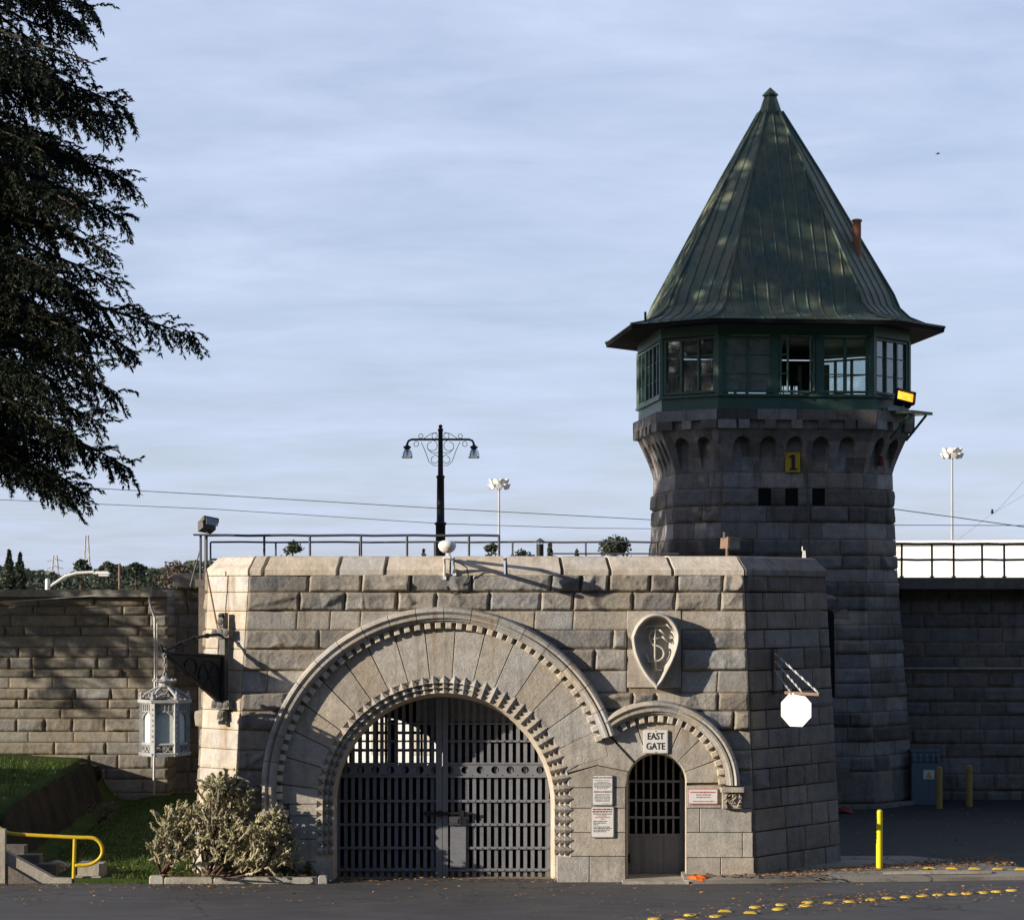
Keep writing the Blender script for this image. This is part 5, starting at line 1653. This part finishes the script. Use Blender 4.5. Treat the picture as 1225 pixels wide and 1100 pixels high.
# ------------------------------------------------------------------ yellow road markers
ORD = ['first', 'second', 'third', 'fourth', 'fifth', 'sixth', 'seventh', 'eighth', 'ninth', 'tenth', 'eleventh', 'twelfth', 'thirteenth', 'fourteenth', 'fifteenth', 'sixteenth', 'seventeenth', 'eighteenth', 'nineteenth', 'twentieth', 'twenty-first', 'twenty-second', 'twenty-third', 'twenty-fourth', 'twenty-fifth', 'twenty-sixth', 'twenty-seventh', 'twenty-eighth']
def ground_pt(px, py, z=.02):
    d = F * (EYE - z) / (py - HY)
    return Vector(((px - CX) * d / F, d - D0, z))
dots = [(85, 255), (165, 259), (195, 243), (275, 247), (397, 219), (467, 225), (478, 211), (552, 214), (560, 204), (623, 206), (687, 201), (752, 196), (805, 191), (862, 187), (913, 184), (962, 181), (1008, 179), (1050, 177), (1100, 174), (1142, 171), (1188, 167)]
dm = MB(); dm.lathe([(.108, -.004), (.108, .004), (.097, .015), (.07, .023), (.03, .026), (.002, .0265)], 24); proto = dm.build('road_marker', M['marker'], smooth=True)
for i, (x, y) in enumerate(dots):
    o = proto if i == 0 else proto.copy()
    if i: C.objects.link(o)
    o.location = ground_pt(750 + x / 2.579, 1000 + y / 2.579, .02)
    o.rotation_euler = (0, 0, rng.random() * 6)
    tag(o, 'round yellow road dot, %s counted from the left' % ORD[i], 'road marker', 'round yellow dots across the road')
rm = MB(); rm.prism([(-.11, 0), (-.06, .03), (.06, .03), (.11, 0)], -.055, .055, back=True); rproto = rm.build('road_reflector', M['marker'])
for i, (x, y) in enumerate([(302, 232), (380, 237), (932, 99), (1002, 100), (1072, 101), (1146, 102), (1215, 103)]):
    o = rproto if i == 0 else rproto.copy()
    if i: C.objects.link(o)
    o.location = ground_pt(750 + x / 2.579, 1000 + y / 2.579, .022 if i < 2 else .152)
    o.rotation_euler = (0, 0, R(-8 + 10 * rng.random()))
    w = ('yellow oblong reflector among the round dots, %s' % ('the nearer to the middle of the photo' if i == 0 else 'the one further right')) if i < 2 else 'yellow oblong reflector behind the pale kerb line, %s from the bollard' % ORD[i - 2]
    tag(o, w, 'road marker', 'oblong yellow reflectors')
# pale kerb line on the right
mb = MB()
for k0, k1 in ((1056, 1186),):
    n = 16; P = np.zeros((2, n, 3))
    for i in range(n):
        px = k0 + (k1 - k0) * i / (n - 1)
        yy = 1042.6 - .8 * math.sin(math.pi * i / (n - 1)) - 1.2 * i / (n - 1)
        wv = .9 * math.sin(math.pi * (i + .5) / n) + .2
        a, b = ground_pt(px, yy + wv, .16), ground_pt(px, yy - wv, .16)
        P[0, i] = a; P[1, i] = b
    mb.grid(P, .5, np.array([0, 0, -.04]))
tag(mb.build('kerb_line', M['concrete']), kind='structure')

# ------------------------------------------------------------------ kerb, stone stub, steps, handrail at the left
kb = thing('kerb', 'pale concrete kerb with a rounded left end in front of the cactus', 'kerb', (FX(178, -.35), -.35, 0))
x0 = 0; 
for i, (a, b) in enumerate(((178, 196), (196, 255), (255, 380), (380, 392))):
    mb = MB(); xa, xb = FX(a, -.35) - FX(178, -.35), FX(b, -.35) - FX(178, -.35)
    h = .13 if i not in (0, 3) else .16
    mb.prism([(xa + .005, 0), (xa + .005, h - .03), (xa + .03, h), (xb - .03, h), (xb - .005, h - .03), (xb - .005, 0)], 0, .16, .015, tone=rng.random())
    mb.build('kerb_stone', M['concrete'], kb)
mb = MB(); mb.box((FX(247, .0), -.02, .2), (.16, .16, .38), taper=.9)
tag(mb.build('stone_stub', M['concrete']), 'short square stone stub among the cactus stems', 'stone')
st = thing('steps', 'concrete steps with a sloping cheek wall at the lower left corner', 'steps', (FX(40, -.3), -.2, 0))
ox, oy = FX(40, -.3), -.2
def lx(px, Y=-.2): return FX(px, Y) - ox
mb = MB(); mb.prism([(lx(-60), -.1), (lx(-60), .95), (lx(4), .62), (lx(66), .12), (lx(88), .10), (lx(88), -.1)], -.1, .08, .015); mb.build('cheek_wall', M['concrete'], st)
mb = MB(); mb.prism([(lx(-60), -.1), (lx(-60), .75), (lx(4), .40), (lx(48), .02), (lx(48), -.1)], -.16, -.1); mb.build('lower_cheek', M['conc_dark'], st)
for i, (a, b, z) in enumerate(((86, 119, .12), (90, 120, .33), (-60, 62, .30), (-60, 40, .45), (-60, 20, .6))):
    mb = MB(); mb.box(((lx(a) + lx(b)) / 2, .35 + .12 * i, z / 2), (lx(b) - lx(a), .5 if i < 2 else .35, z)); mb.build('step', M['concrete' if i < 2 else 'conc_dark'], st)
mb = MB(); mb.box((lx(4), -.12, .50), (.13, .13, .95)); mb.build('newel', M['concrete'], st)
hr = thing('handrail', 'bent yellow steel handrail with a looped end beside the steps', 'handrail', (FX(89, -.2), -.2, 0))
hx = lambda px, py, Y=-.2: (FX(px, Y) - FX(89, -.2), Y + .2, FZ(py, Y))
mb = MB(); r_ = .033
loop = [hx(-40, 968), hx(-2, 989), hx(6, 994), hx(14, 996.5), hx(40, 998.5), hx(90, 1001), hx(109, 1001.5), hx(116, 1004), hx(121, 1010), hx(122.5, 1018), hx(120, 1025), hx(113, 1031), hx(104, 1034), hx(90, 1034.5)]
sm_ = []
for i in range(len(loop) - 1):
    p0, p1, p2, p3 = (np.array(loop[max(0, min(len(loop) - 1, j))]) for j in (i - 1, i, i + 1, i + 2))
    for t in np.linspace(0, 1, 6, endpoint=False): sm_.append(tuple(.5 * (2 * p1 + (p2 - p0) * t + (2 * p0 - 5 * p1 + 4 * p2 - p3) * t * t + (3 * p1 - p0 - 3 * p2 + p3) * t ** 3)))
sm_.append(loop[-1])
mb.tube(sm_, r_, 10); mb.build('rail', M['yellow_rail'] if 'yellow_rail' in M else M['yellow'], hr, smooth=True)
mb = MB(); mb.tube([hx(89.5, 1003), hx(88, 1052)], r_, 10); mb.build('post', M['yellow_rail'], hr)
lump('rock', 'pale rock lying at the foot of the dark bank by the steps', 'rock', 'concrete', (FX(66, .6), .7, .18), .18, (1.2, .8, .7))
lump('rock', 'brown mossy boulder against the tan wall at the top of the bank', 'rock', 'earth', (FX(100, 14.4), 14.6, .85), .38, (1.0, .7, .8))
# dark edging wall of the bank
mb = MB()
n = 30; P = np.zeros((2, n, 3))
for i in range(n):
    y = 1.2 + 13 * i / (n - 1); e = -9.35 - .03 * y + .1
    P[0, i] = (e + .25, y, float(lawn_z(e + .8, y)) - .1); P[1, i] = (e - .15 + .1 * vnoise(np.array(y * 2.), np.array(1.)), y, float(lawn_z(e - .75, y)) + .03 + .1 * vnoise(np.array(y * 3.), np.array(5.)))
mb.grid(P)
tag(mb.build('bank', M['earth'], smooth=True), kind='structure')

# ------------------------------------------------------------------ vegetation
def cactus():
    t = thing('cactus', 'pale bushy cholla cactus in three clumps in front of the left shoulder', 'cactus', (-5.3, -.1, 0))
    st_ = MB(); sg_ = MB()
    O = Vector((-5.3, -.1, 0))
    def seg(p, d, L, r):
        e = p + d * L
        m1 = p + d * L * .5
        sg_.tube([p, m1, e - d * L * .12, e], [r * .75, r * 1.1, r, r * .35], 6, tone=float(np.clip(.5 + .45 * rng.standard_normal(), 0, 1)))
        for k in range(9):     # spines
            a = rng.random() * 6.28; o = d.orthogonal().normalized(); o = Matrix.Rotation(a, 3, d) @ o
            q = p + d * L * rng.random()
            w = d * .006
            sg_.add([tuple(q + w), tuple(q - w), tuple(q + o * (r + .03) + d * .015)], [(0, 1, 2)], 1.0)
        return e
    def grow(p, d, lv, maxlv):
        L = .06 + .075 * rng.random(); e = seg(p, d, L, .0145 + .004 * rng.random())
        if lv >= maxlv: return
        for k in range(2 if rng.random() < .55 else 3 if rng.random() < .35 else 1):
            nd = (d + Vector((rng.standard_normal(), rng.standard_normal(), rng.standard_normal() + .35)) * .55).normalized()
            grow(e, nd, lv + 1, maxlv)
    clumps = [((-6.15, -.15, .1), [(FX(212, -.15), -.15, .62), .38, .36, 60]), ((-5.35, -.12, .1), [(FX(268, -.1), -.1, 1.0), .46, .55, 130]), ((-4.65, -.15, .1), [(FX(322, -.15), -.15, .62), .34, .36, 66]), ((-5.2, -.2, .1), [(FX(290, -.2), -.25, .45), .5, .32, 60])]
    for root, (c, rx, rz, n) in clumps:
        rt = Vector(root) - O
        for k in range(n):
            a = rng.random() * 6.28; q = math.sqrt(rng.random()); w = rng.random() * 2 - .8
            p = Vector(c) - O + Vector((rx * q * math.cos(a) * (1 - .35 * max(w, 0)), .45 * q * math.sin(a), rz * w))
            d = (p - rt); d.z += .2; d.normalize()
            grow(p, (d + Vector((rng.standard_normal(), rng.standard_normal(), rng.standard_normal())) * .4).normalized(), 0, 3)
            if k % 6 == 0:
                mid = rt.lerp(p, .5) + Vector((rng.standard_normal() * .05, rng.standard_normal() * .05, -.05))
                st_.tube([rt, mid, p], [.028, .02, .012], 6, tone=.2)
    for k in range(9): grow(Vector((FX(258 + 30 * rng.random(), -.1) + 5.3, -.05, 1.45 + .15 * rng.random())), Vector((rng.standard_normal() * .3, 0, 1)).normalized(), 1, 3)
    st_.build('stem', M['bark'], t); sg_.build('joints', M['cactus'], t)
cactus()
def leafy(name, label, cx, cy, z0, n, r, h, mat='plant', sz=.07):
    t = thing(name, label, 'plant', (cx, cy, z0))
    lm = MB(); sm2 = MB()
    for k in range(n):
        a = rng.random() * 6.28; q = r * math.sqrt(rng.random()); e = Vector((q * math.cos(a), q * math.sin(a) * .6, h * (.3 + .7 * rng.random())))
        sm2.tube([(0, 0, 0), tuple(e * .5 + Vector((0, 0, .03))), tuple(e)], .006, 4)
        for j in range(6):
            p = e * (.35 + .65 * rng.random()); d = Vector((rng.standard_normal(), rng.standard_normal(), rng.standard_normal() * .6)).normalized(); s_ = d.orthogonal().normalized() * sz * .25
            lm.add([tuple(p), tuple(p + d * sz * .5 + s_), tuple(p + d * sz), tuple(p + d * sz * .5 - s_)], [(0, 1, 2, 3)], rng.random())
    lm.build('leaves', M[mat], t); sm2.build('stems', M['bark'], t)
leafy('garden_plant', 'low green plant growing between the cactus and the arch', FX(345, -.1), -.12, .1, 14, .22, .42, sz=.1)
leafy('garden_plant', 'small sprawling green plant at the foot of the left jamb', FX(366, -.12), -.12, .1, 10, .2, .3, sz=.08)
leafy('dry_plant', 'clump of dry brown stalks on the dark bank', FX(122, 9), 8.6, .25, 16, .5, .6, 'leaf_brown', .10)

# grass blades on the lawn
def grass():
    n = 26000
    x = -14.5 + 10.0 * rng.random(n); y = -.25 + 15 * rng.random(n) ** 1.6
    z = lawn_z(x, y)
    keep = ~((x > -5.2) & (y > -.1)); edge = -9.35 - .03 * y
    keep &= ~((np.abs(x - edge - .1) < .55) & (y > .8)) & ~((x < -7.0) & (y < .7))
    x, y, z = x[keep], y[keep], z[keep]; n = len(x)
    a = rng.random(n) * 6.28; h = .045 + .06 * rng.random(n); w = .008 + .006 * rng.random(n)
    lean = .04 * rng.standard_normal((n, 2))
    V = np.zeros((n, 3, 3))
    V[:, 0] = np.stack([x - w * np.cos(a), y - w * np.sin(a), z - .01], -1); V[:, 1] = np.stack([x + w * np.cos(a), y + w * np.sin(a), z - .01], -1)
    V[:, 2] = np.stack([x + lean[:, 0], y + lean[:, 1], z + h], -1)
    mb = MB(); mb.add(V.reshape(-1, 3), np.arange(n * 3).reshape(n, 3), np.clip(rng.random(n), 0, 1))
    tag(mb.build('grass', M['grassblade']), 'short green grass on the lawn and bank left of the gatehouse', 'grass', kind='stuff')
grass()
# fallen leaves
def litter():
    pts = []
    def add(n, fx, fy, fz): 
        for k in range(n): x, y = fx(), fy(); pts.append((x, y, fz(x, y)))
    nrm = rng.standard_normal
    for k in range(1500):
        x = 4.6 + 4.6 * rng.random() ** .8; y = .25 + (x - 4.6) * .42 + .55 * nrm() * (.25 + .15 * (x - 4.6))
        pts.append((x, y, .142 + .012 * rng.random()))
    for k in range(350): pts.append((3.1 + 2.5 * rng.random(), -.3 + .25 * abs(nrm()), .142))
    for k in range(500):
        i = int(rng.integers(len(dots))); p = ground_pt(750 + dots[i][0] / 2.579, 1000 + dots[i][1] / 2.579); pts.append((p.x + .45 * nrm(), p.y + .4 * nrm(), .035))
    for k in range(420): pts.append((-9 + 18 * rng.random(), -3.6 + 3.4 * rng.random(), .035))
    for k in range(160): pts.append((-9 + 5 * rng.random(), -1.2 + .8 * rng.random(), .035))
    for k in range(260): pts.append((-6.2 + 2.8 * rng.random(), -.15 + .2 * nrm() * .5, .15))
    for k in range(220): pts.append((-3.1 + 4 * rng.random(), -.1 + .5 * rng.random(), .03))
    for k in range(420):
        x, y = -9.3 + 4.2 * rng.random(), .2 + 8 * rng.random() ** 1.8; pts.append((x, y, float(lawn_z(x, y)) + .05))
    for k in range(250): pts.append((6.5 + 7 * rng.random(), 3 + 12 * rng.random(), .075))
    P = np.array(pts); n = len(P)
    a = rng.random(n) * 6.28; s = .022 + .026 * rng.random(n); tl = .4 * rng.standard_normal((n, 2))
    V = np.zeros((n, 4, 3))
    for k, (u, v) in enumerate(((-1, 0), (0, -.55), (1, 0), (0, .55))):
        dx = u * np.cos(a) - v * np.sin(a); dy = u * np.sin(a) + v * np.cos(a)
        V[:, k] = P + np.stack([dx * s, dy * s, np.abs(u * tl[:, 0] + v * tl[:, 1]) * s + .004], -1)
    mb = MB(); mb.add(V.reshape(-1, 3), np.arange(n * 4).reshape(n, 4), rng.random(n))
    tag(mb.build('fallen_leaves', M['litter']), 'brown fallen leaves scattered on road, pavement and flower bed', 'leaves', kind='stuff')
litter()

# the big conifer at the left
def conifer(name, label, x0, y0, zbase, ztop, rmax, nb, extra=(), dens=1.0, tr_r=.6):
    t = thing(name, label, 'tree', (x0, y0, 0))
    tr = MB(); tr.tube([(0, 0, -.4), (0, 0, 3), (.1, 0, ztop * .5), (0, .1, ztop)], [tr_r, tr_r * .82, tr_r * .52, .04], 14); tr.build('trunk', M['bark'], t, smooth=True)
    br_ = MB(); Vs = []; Ts = []
    def spray(p, d, L, tone):
        # flat drooping feather of slender needles
        nb_ = 7
        side = d.cross(Vector((0, 0, 1)))
        side = side.normalized() if side.length > 1e-3 else Vector((1, 0, 0))
        for k in range(nb_):
            a = (k - 3) * .36 + .25 * rng.standard_normal()
            dd = (d * math.cos(a) + side * math.sin(a) + Vector((0, 0, -.25 + .25 * rng.standard_normal()))).normalized()
            w = dd.cross(Vector((rng.standard_normal(), rng.standard_normal(), rng.standard_normal()))).normalized() * (.011 + .009 * rng.random())
            l = L * (.7 + .6 * rng.random()) * (1 - .1 * abs(k - 3))
            Vs.append((tuple(p), tuple(p + dd * l * .45 + w), tuple(p + dd * l), tuple(p + dd * l * .45 - w))); Ts.append(tone + .2 * rng.standard_normal())
    def bough(z, az, L, rise, dens_=1.0, droop=.28):
        n = 14; pts = []
        d = Vector((math.cos(az), math.sin(az), 0)); sd = Vector((-d.y, d.x, 0))
        w1, w2 = rng.standard_normal() * .25, rng.random() * 6
        for i in range(n + 1):
            s = i / n
            zz_ = z + rise * L * s - droop * L * s * s * 1.6 + .12 * L * max(0, s - .75) * 2
            pts.append(d * (L * s) + sd * (w1 * math.sin(s * 3 + w2) * L * .12) + Vector((0, 0, zz_)))
        br_.tube(pts, [.07 * (1 - .9 * i / n) * min(1, L / 4) + .006 for i in range(n + 1)], 5)
        m = int(L / .066 * dens_)
        for k in range(m):
            s = .14 + .86 * (k + rng.random()) / m
            i = min(n - 1, int(s * n)); p = pts[i].lerp(pts[i + 1], s * n - i)
            sg = 1 if k % 2 else -1
            tl = (.3 + .9 * rng.random()) * (1.15 - .7 * s) + .14
            td = (d * (.45 + .5 * rng.random()) + sd * sg * (.25 + .75 * rng.random()) + Vector((0, 0, -.55 - .75 * rng.random() if rng.random() < .75 else .45))).normalized()
            q = max(3, int(tl / .062)); tone = .3 + .25 * rng.random()
            pp = Vector(p); dd = td.copy()
            for j in range(q):
                spray(pp, (dd + Vector((rng.standard_normal(), rng.standard_normal(), rng.standard_normal())) * .42).normalized(), .135, tone)
                pp = pp + dd * (tl / q); dd = (dd + Vector((0, 0, -.10))).normalized()
        return pts
    for k in range(nb):
        f = (k + rng.random()) / nb
        z = zbase + (ztop - zbase) * f
        if f < .62: L = rmax * (.80 + .22 * rng.random())
        else: L = rmax * max(.06, (1 - (f - .62) / .38)) * (.8 + .25 * rng.random())
        bough(z + 1.0, 2.4 * k + rng.random() * 1.2, L, .12 + .06 * rng.random(), dens * (1.0 if f < .40 else .5))
    for (z, az, L, rise, dn, droop) in extra: bough(z, az, L, rise, dn, droop)
    br_.build('limbs', M['limb'], t)
    V = np.array(Vs); n = len(V)
    mb = MB(); mb.add(V.reshape(-1, 3), np.arange(n * 4).reshape(n, 4), np.clip(np.array(Ts), 0, 1)); mb.build('crown', M['needle'], t)
    return n
T1 = (-13.2, 8.0)
def ex(px, py, Yt, rise=.12, dn=1.5, droop=.28):
    p = at(px, py, Yt); d = Vector((p.x - T1[0], p.y - T1[1])); L = d.length * .965
    z0 = p.z - rise * L + droop * L * 1.6 - .12 * L * .5
    return (z0, math.atan2(d.y, d.x), L, rise, dn, droop)
extra = [ex(122, 8, 6.5), ex(112, 30, 9), ex(160, 128, 7), ex(150, 150, 9), ex(162, 215, 6.5, .12, 1.8), ex(158, 262, 9, .1, 1.6), ex(140, 300, 6), ex(120, 352, 10), ex(244, 402, 7.2, .12, 1.25, .24), ex(170, 420, 6.2), ex(150, 470, 9.5), ex(128, 505, 6), ex(165, 560, 7.2, .10, 1.7, .3), ex(110, 590, 8.5, .08, 1.5, .34), ex(95, 600, 6, .06, 1.6, .36), ex(60, 575, 9, .05, 1.4, .36), ex(130, 440, 5), ex(110, 250, 4.5), ex(100, 400, 5), ex(90, 520, 5), ex(70, 330, 4), ex(60, 180, 4.5), ex(60, 80, 4.5), ex(85, 100, 9), ex(105, 200, 10), ex(60, 460, 4)]
conifer('conifer', 'tall dark conifer with drooping sprays at the left edge', T1[0], T1[1], 7.2, 27.0, 4.9, 168, extra, 1.0)

conifer('conifer', 'smaller unseen conifer added beyond the left edge to dapple the tan wall', -22.5, 11.5, 6.3, 18.0, 4.8, 80, (), .7, .2)  # unseen tree added for the dappled shade on the left wall

# unseen shrubs added beyond the left edge of the frame, shading the bank
def shrub(name, label, x, y, r, h, n=2600):
    t = thing(name, label, 'shrub', (x, y, .1))
    mb = MB()
    for k in range(5): mb.tube([(.1 * math.cos(k * 1.3), .1 * math.sin(k * 1.3), -.2), (r * .5 * math.cos(k * 1.3), r * .5 * math.sin(k * 1.3), h * .6)], [.06, .02], 5)
    mb.build('stems', M['bark'], t)
    V = np.zeros((n, 4, 3))
    for k in range(n):
        d = rng.standard_normal(3); d /= np.linalg.norm(d); p = d * rng.random() ** .3 * (1 + .18 * math.sin(d[0] * 7) * math.cos(d[1] * 6 + d[2] * 5)); p = np.array([p[0] * r, p[1] * r, h * .52 + p[2] * h * .5])
        u = rng.standard_normal(3); u /= np.linalg.norm(u); v = np.cross(u, rng.standard_normal(3)); v /= np.linalg.norm(v); l = .10 + .08 * rng.random()
        V[k] = [p - u * l, p - v * l * .5, p + u * l, p + v * l * .5]
    mb = MB(); mb.add(V.reshape(-1, 3), np.arange(n * 4).reshape(n, 4), rng.random(n)); mb.build('crown', M['plant'], t)
shrub('shrub', 'unseen green shrub added to shade the bank, nearest to the road', -16.5, .2, 2.0, 3.6)
shrub('shrub', 'unseen green shrub added to shade the bank, midway up it', -17.0, 3.8, 2.2, 4.2)
shrub('shrub', 'tall unseen green shrub added to shade the bank, nearest to the tan wall', -17.5, 7.2, 2.1, 4.0)

# distant trees: each its own trunk and crown
def far_tree(name, label, px, pbase_z, ptop, Y, half_px, kind='round', n=900, mat='leaf_far', group='trees beyond the walls'):
    s = (D0 + Y) / F; x = FX(px, Y); zt = FZ(ptop, Y); zb = pbase_z
    t = thing(name, label, 'tree', (x, Y, zb), 0, group)
    H = zt - zb; hw = half_px * s
    mb = MB(); mb.tube([(0, 0, 0), (0, 0, H * .5), (0, 0, H * .92)], [H * .03, H * .02, H * .006], 7); mb.build('trunk', M['bark'], t)
    mb = MB(); V = np.zeros((n, 4, 3)); ls = max(.10, 1.9 * s)
    clump = [(rng.standard_normal(3)) for k in range(12)]
    for k in range(n):
        if kind == 'cone':
            f = rng.random() ** .8; r = hw * (1 - f) ** .85 * (.65 + .5 * rng.random()) * (1 + .25 * math.sin(f * 26)); a = rng.random() * 6.28
            p = np.array([r * math.cos(a), r * math.sin(a), H - min(H * .85, 6 * hw) * (1 - f)])
        else:
            c = clump[int(rng.integers(12))]; c = c / np.linalg.norm(c); c[2] = abs(c[2]) * .9 - .15
            d = rng.standard_normal(3); d /= np.linalg.norm(d)
            p = c * .58 + d * .44 * rng.random() ** .4
            if k % 2 == 0: p = np.array([d[0] * 1.1 * rng.random() ** .4, d[1] * 1.0, -(H * .82 / hw - 1.2) * rng.random()])
            p = np.array([p[0] * hw * (1 + .25 * math.sin(k % 12)), p[1] * hw, H - hw * 1.0 + p[2] * hw * 1.0])
        u = rng.standard_normal(3); u /= np.linalg.norm(u); v = np.cross(u, rng.standard_normal(3)); v /= np.linalg.norm(v)
        l = ls * (.7 + 1.1 * rng.random())
        V[k] = [p - u * l, p - v * l * .6, p + u * l, p + v * l * .6]
    mb.add(V.reshape(-1, 3), np.arange(n * 4).reshape(n, 4), rng.random(n)); mb.build('crown', M[mat], t)
FG = -1.8
far_tree('tree', 'tall dark conifer at the left end of the far treeline', 11, FG, 658, 250, 13, 'cone', 1500)
far_tree('tree', 'dark conifer just right of the tallest one on the far treeline', 24, FG, 661, 255, 11, 'cone', 1300)
far_tree('tree', 'rounded tree beside the faint lattice mast on the far treeline', 97, FG, 667, 255, 12, 'round', 900)
far_tree('tree', 'small dark conifer above the white street lamp head', 129, FG, 670, 255, 10, 'round', 800)
far_tree('tree', 'bushy conifer left of the bare brown tree', 163, FG, 670, 255, 13, 'round', 900)
far_tree('tree', 'bare brownish round tree left of the gatehouse roof post', 212, FG, 665, 230, 24, 'round', 1300, 'leaf_brown')
far_tree('tree', 'round green tree right of the roof post behind the left part of the railing', 350, FG, 645, 250, 12, 'round', 700)
far_tree('tree', 'small pointed tree left of the lamp post', 507, FG, 657, 250, 7, 'cone', 300)
far_tree('tree', 'narrow grey-green tree behind the left stadium light', 588, FG, 648, 250, 8, 'round', 500)
far_tree('tree', 'wide low dark green tree between stadium light and vent stack', 624, FG, 654, 230, 17, 'round', 800)
far_tree('tree', 'small pointed conifer right of the vent stack', 658, FG, 649, 260, 7, 'cone', 400)
far_tree('tree', 'tiny pointed tree between the vent stack and the round pine', 690, FG, 657, 260, 4, 'cone', 200)
far_tree('tree', 'large round grey-green pine left of the tower', 735, FG, 636, 240, 19, 'round', 2200)
def treeline():
    n = 24000; Y0 = 265
    s = (D0 + Y0) / F
    px = -260 + 560 * rng.random(n)
    top = 681 + 10 * (fbm(px / 26, px * 0 + 3, 3) - .5) * 2 - 5 * sstep((px - 150) / 60) + 4 * np.exp(-((px - 60) / 40) ** 2)
    dep = 40 * rng.random(n)
    py = top + 100 * rng.random(n) ** 1.5
    Yv = Y0 + dep
    X = (px - CX) * (D0 + Yv) / F; Z = EYE + (HY - py) * (D0 + Yv) / F
    u = rng.standard_normal((n, 3)); u /= np.linalg.norm(u, axis=1)[:, None]; v = np.cross(u, rng.standard_normal((n, 3))); v /= np.linalg.norm(v, axis=1)[:, None]
    l = (.22 + .28 * rng.random(n))[:, None]; P = np.stack([X, Yv, Z], -1)
    V = np.stack([P - u * l, P - v * l * .6, P + u * l, P + v * l * .6], 1)
    mb = MB(); mb.add(V.reshape(-1, 3), np.arange(n * 4).reshape(n, 4), np.clip(fbm(px / 7, py / 6, 3) * 1.4 - .2 + .2 * rng.standard_normal(n), 0, 1))
    xs = np.linspace(-75, -15, 60); P = np.zeros((3, 60, 3))
    tag(mb.build('woodland', M['leaf_far']), 'band of far woodland along the skyline beyond the tan wall', 'woodland', kind='stuff')
    m2 = MB(); 
    xs = np.linspace(-110, 10, 80); ys = np.linspace(285, 420, 6); X, Y = np.meshgrid(xs, ys)
    m2.grid(np.stack([X, Y, -2 + 9.2 * sstep((Y - 280) / 60) + 1.0 * fbm(X * .1, Y * .1, 3)], -1)); tag(m2.build('hills', M['leaf_far'], smooth=True), kind='structure')
treeline()

# ------------------------------------------------------------------ lattice pylons, cables, bird
def pylon(px, ptop, half, label, arms=True):
    Y = 900; s = (D0 + Y) / F
    t = thing('pylon', label, 'pylon', (FX(px, Y), Y, -1.8)); H = FZ(ptop, Y) + 1.8; b = half * s
    mb = MB()
    lev = np.linspace(0, 1, 9)
    pt = lambda f, i: ((b * (1 - .75 * f)) * (1 if i in (0, 3) else -1), (b * (1 - .75 * f)) * (1 if i < 2 else -1), H * f)
    for i in range(4):
        mb.tube([pt(f, i) for f in lev], .16, 4)
        for k in range(8):
            mb.tube([pt(lev[k], i), pt(lev[k + 1], (i + 1) % 4)], .07, 4)
    mb.build('lattice', M['galv'], t)
    if arms:
        mb = MB()
        for f in (.78, .9): mb.tube([(-b * 1.2, 0, H * f), (0, 0, H * f + 1), (b * 1.2, 0, H * f)], .14, 4)
        mb.build('cross_arm', M['galv'], t)
pylon(104, 640, 6, 'tall slender faint lattice mast on the left skyline', False)
pylon(66, 664, 8, 'small faint power pylon with cross arms on the left skyline', True)
def cable(pts, Y, r, label, mat='iron_dark'):
    mb = MB(); P3 = []
    for i in range(len(pts) - 1):
        for t in np.linspace(0, 1, 8, endpoint=False): P3.append(at(pts[i][0] + (pts[i + 1][0] - pts[i][0]) * t, pts[i][1] + (pts[i + 1][1] - pts[i][1]) * t, Y))
    P3.append(at(*pts[-1], Y)); mb.tube(P3, r, 5)
    tag(mb.build('power_cable', M[mat]), label, 'cable', 'overhead cables')
cable([(-60, 574), (0, 577.5), (260, 592), (527, 608), (790, 622), (960, 627.5), (1290, 628.5)], 42, .013, 'upper overhead cable crossing the sky behind tower and lamp post')
cable([(-60, 595), (0, 597.5), (260, 609), (527, 626), (700, 631.5), (1000, 634)], 42, .011, 'lower overhead cable crossing the sky left of the tower')
cable([(1000, 602), (1068, 608.5), (1139, 618), (1225, 630), (1300, 640)], 42, .016, 'thick cable sloping down to the right from the tower')
cable([(1188, 614), (1200, 603), (1225, 575), (1260, 538)], 42, .005, 'hair-thin wire rising to the right edge from the small insulator')
cable([(1140, 650), (1185, 615.5), (1225, 592), (1260, 574)], 42, .004, 'hair-thin wire passing the small insulator')
mb = MB(); c = at(1187, 612, 42); mb.lathe([(.02, .09), (.05, .05), (.03, .02), (.06, -.02), (.03, -.06), (.01, -.08)], 8, tuple(c))
tag(mb.build('insulator', M['black']), 'tiny dark insulator on thin wires right of the tower', 'insulator')
bc = at(1122, 184, 60); mb = MB()
mb.tube([bc + Vector((-.10, 0, -.02)), bc, bc + Vector((.10, 0, .02))], [.01, .03, .008], 6)
mb.add([tuple(bc + Vector(q)) for q in ((-.03, 0, 0), (.03, 0, 0), (.06, .05, .07))], [(0, 1, 2)]); mb.add([tuple(bc + Vector(q)) for q in ((-.03, 0, 0), (.03, 0, 0), (-.05, -.2, .05))], [(0, 1, 2)])
tag(mb.build('bird', M['black']), 'tiny dark bird flying high right of the tower roof', 'bird')

# ------------------------------------------------------------------ sunlit buildings beyond the walls
wb = thing('white_building', 'sunlit white building behind the railing right of the tower', 'building', (17, 47, -1.8), R(-14))
mb = MB(); mb.box((3, 4, 4.40), (24, 8, 8.80)); mb.build('wall', M['far_white'], wb)
mb = MB(); mb.box((3, 3.95, 8.84), (24.4, 8.4, .1)); mb.build('roof', M['far_white'], wb)
cbd = thing('cream_building', 'sunlit cream building seen through the gate', 'building', (-7, 46, -1.8), R(-6))
mb = MB(); mb.box((1, 4, 3.5), (14, 8, 7)); mb.build('wall', M['far_white'], cbd)
for i in range(9):
    mb = MB(); mb.box((-5.2 + i * 1.5, -.02, 1.75), (.7, .06, 1.1)); w_ = mb.build('window', M['far_tan'], cbd)
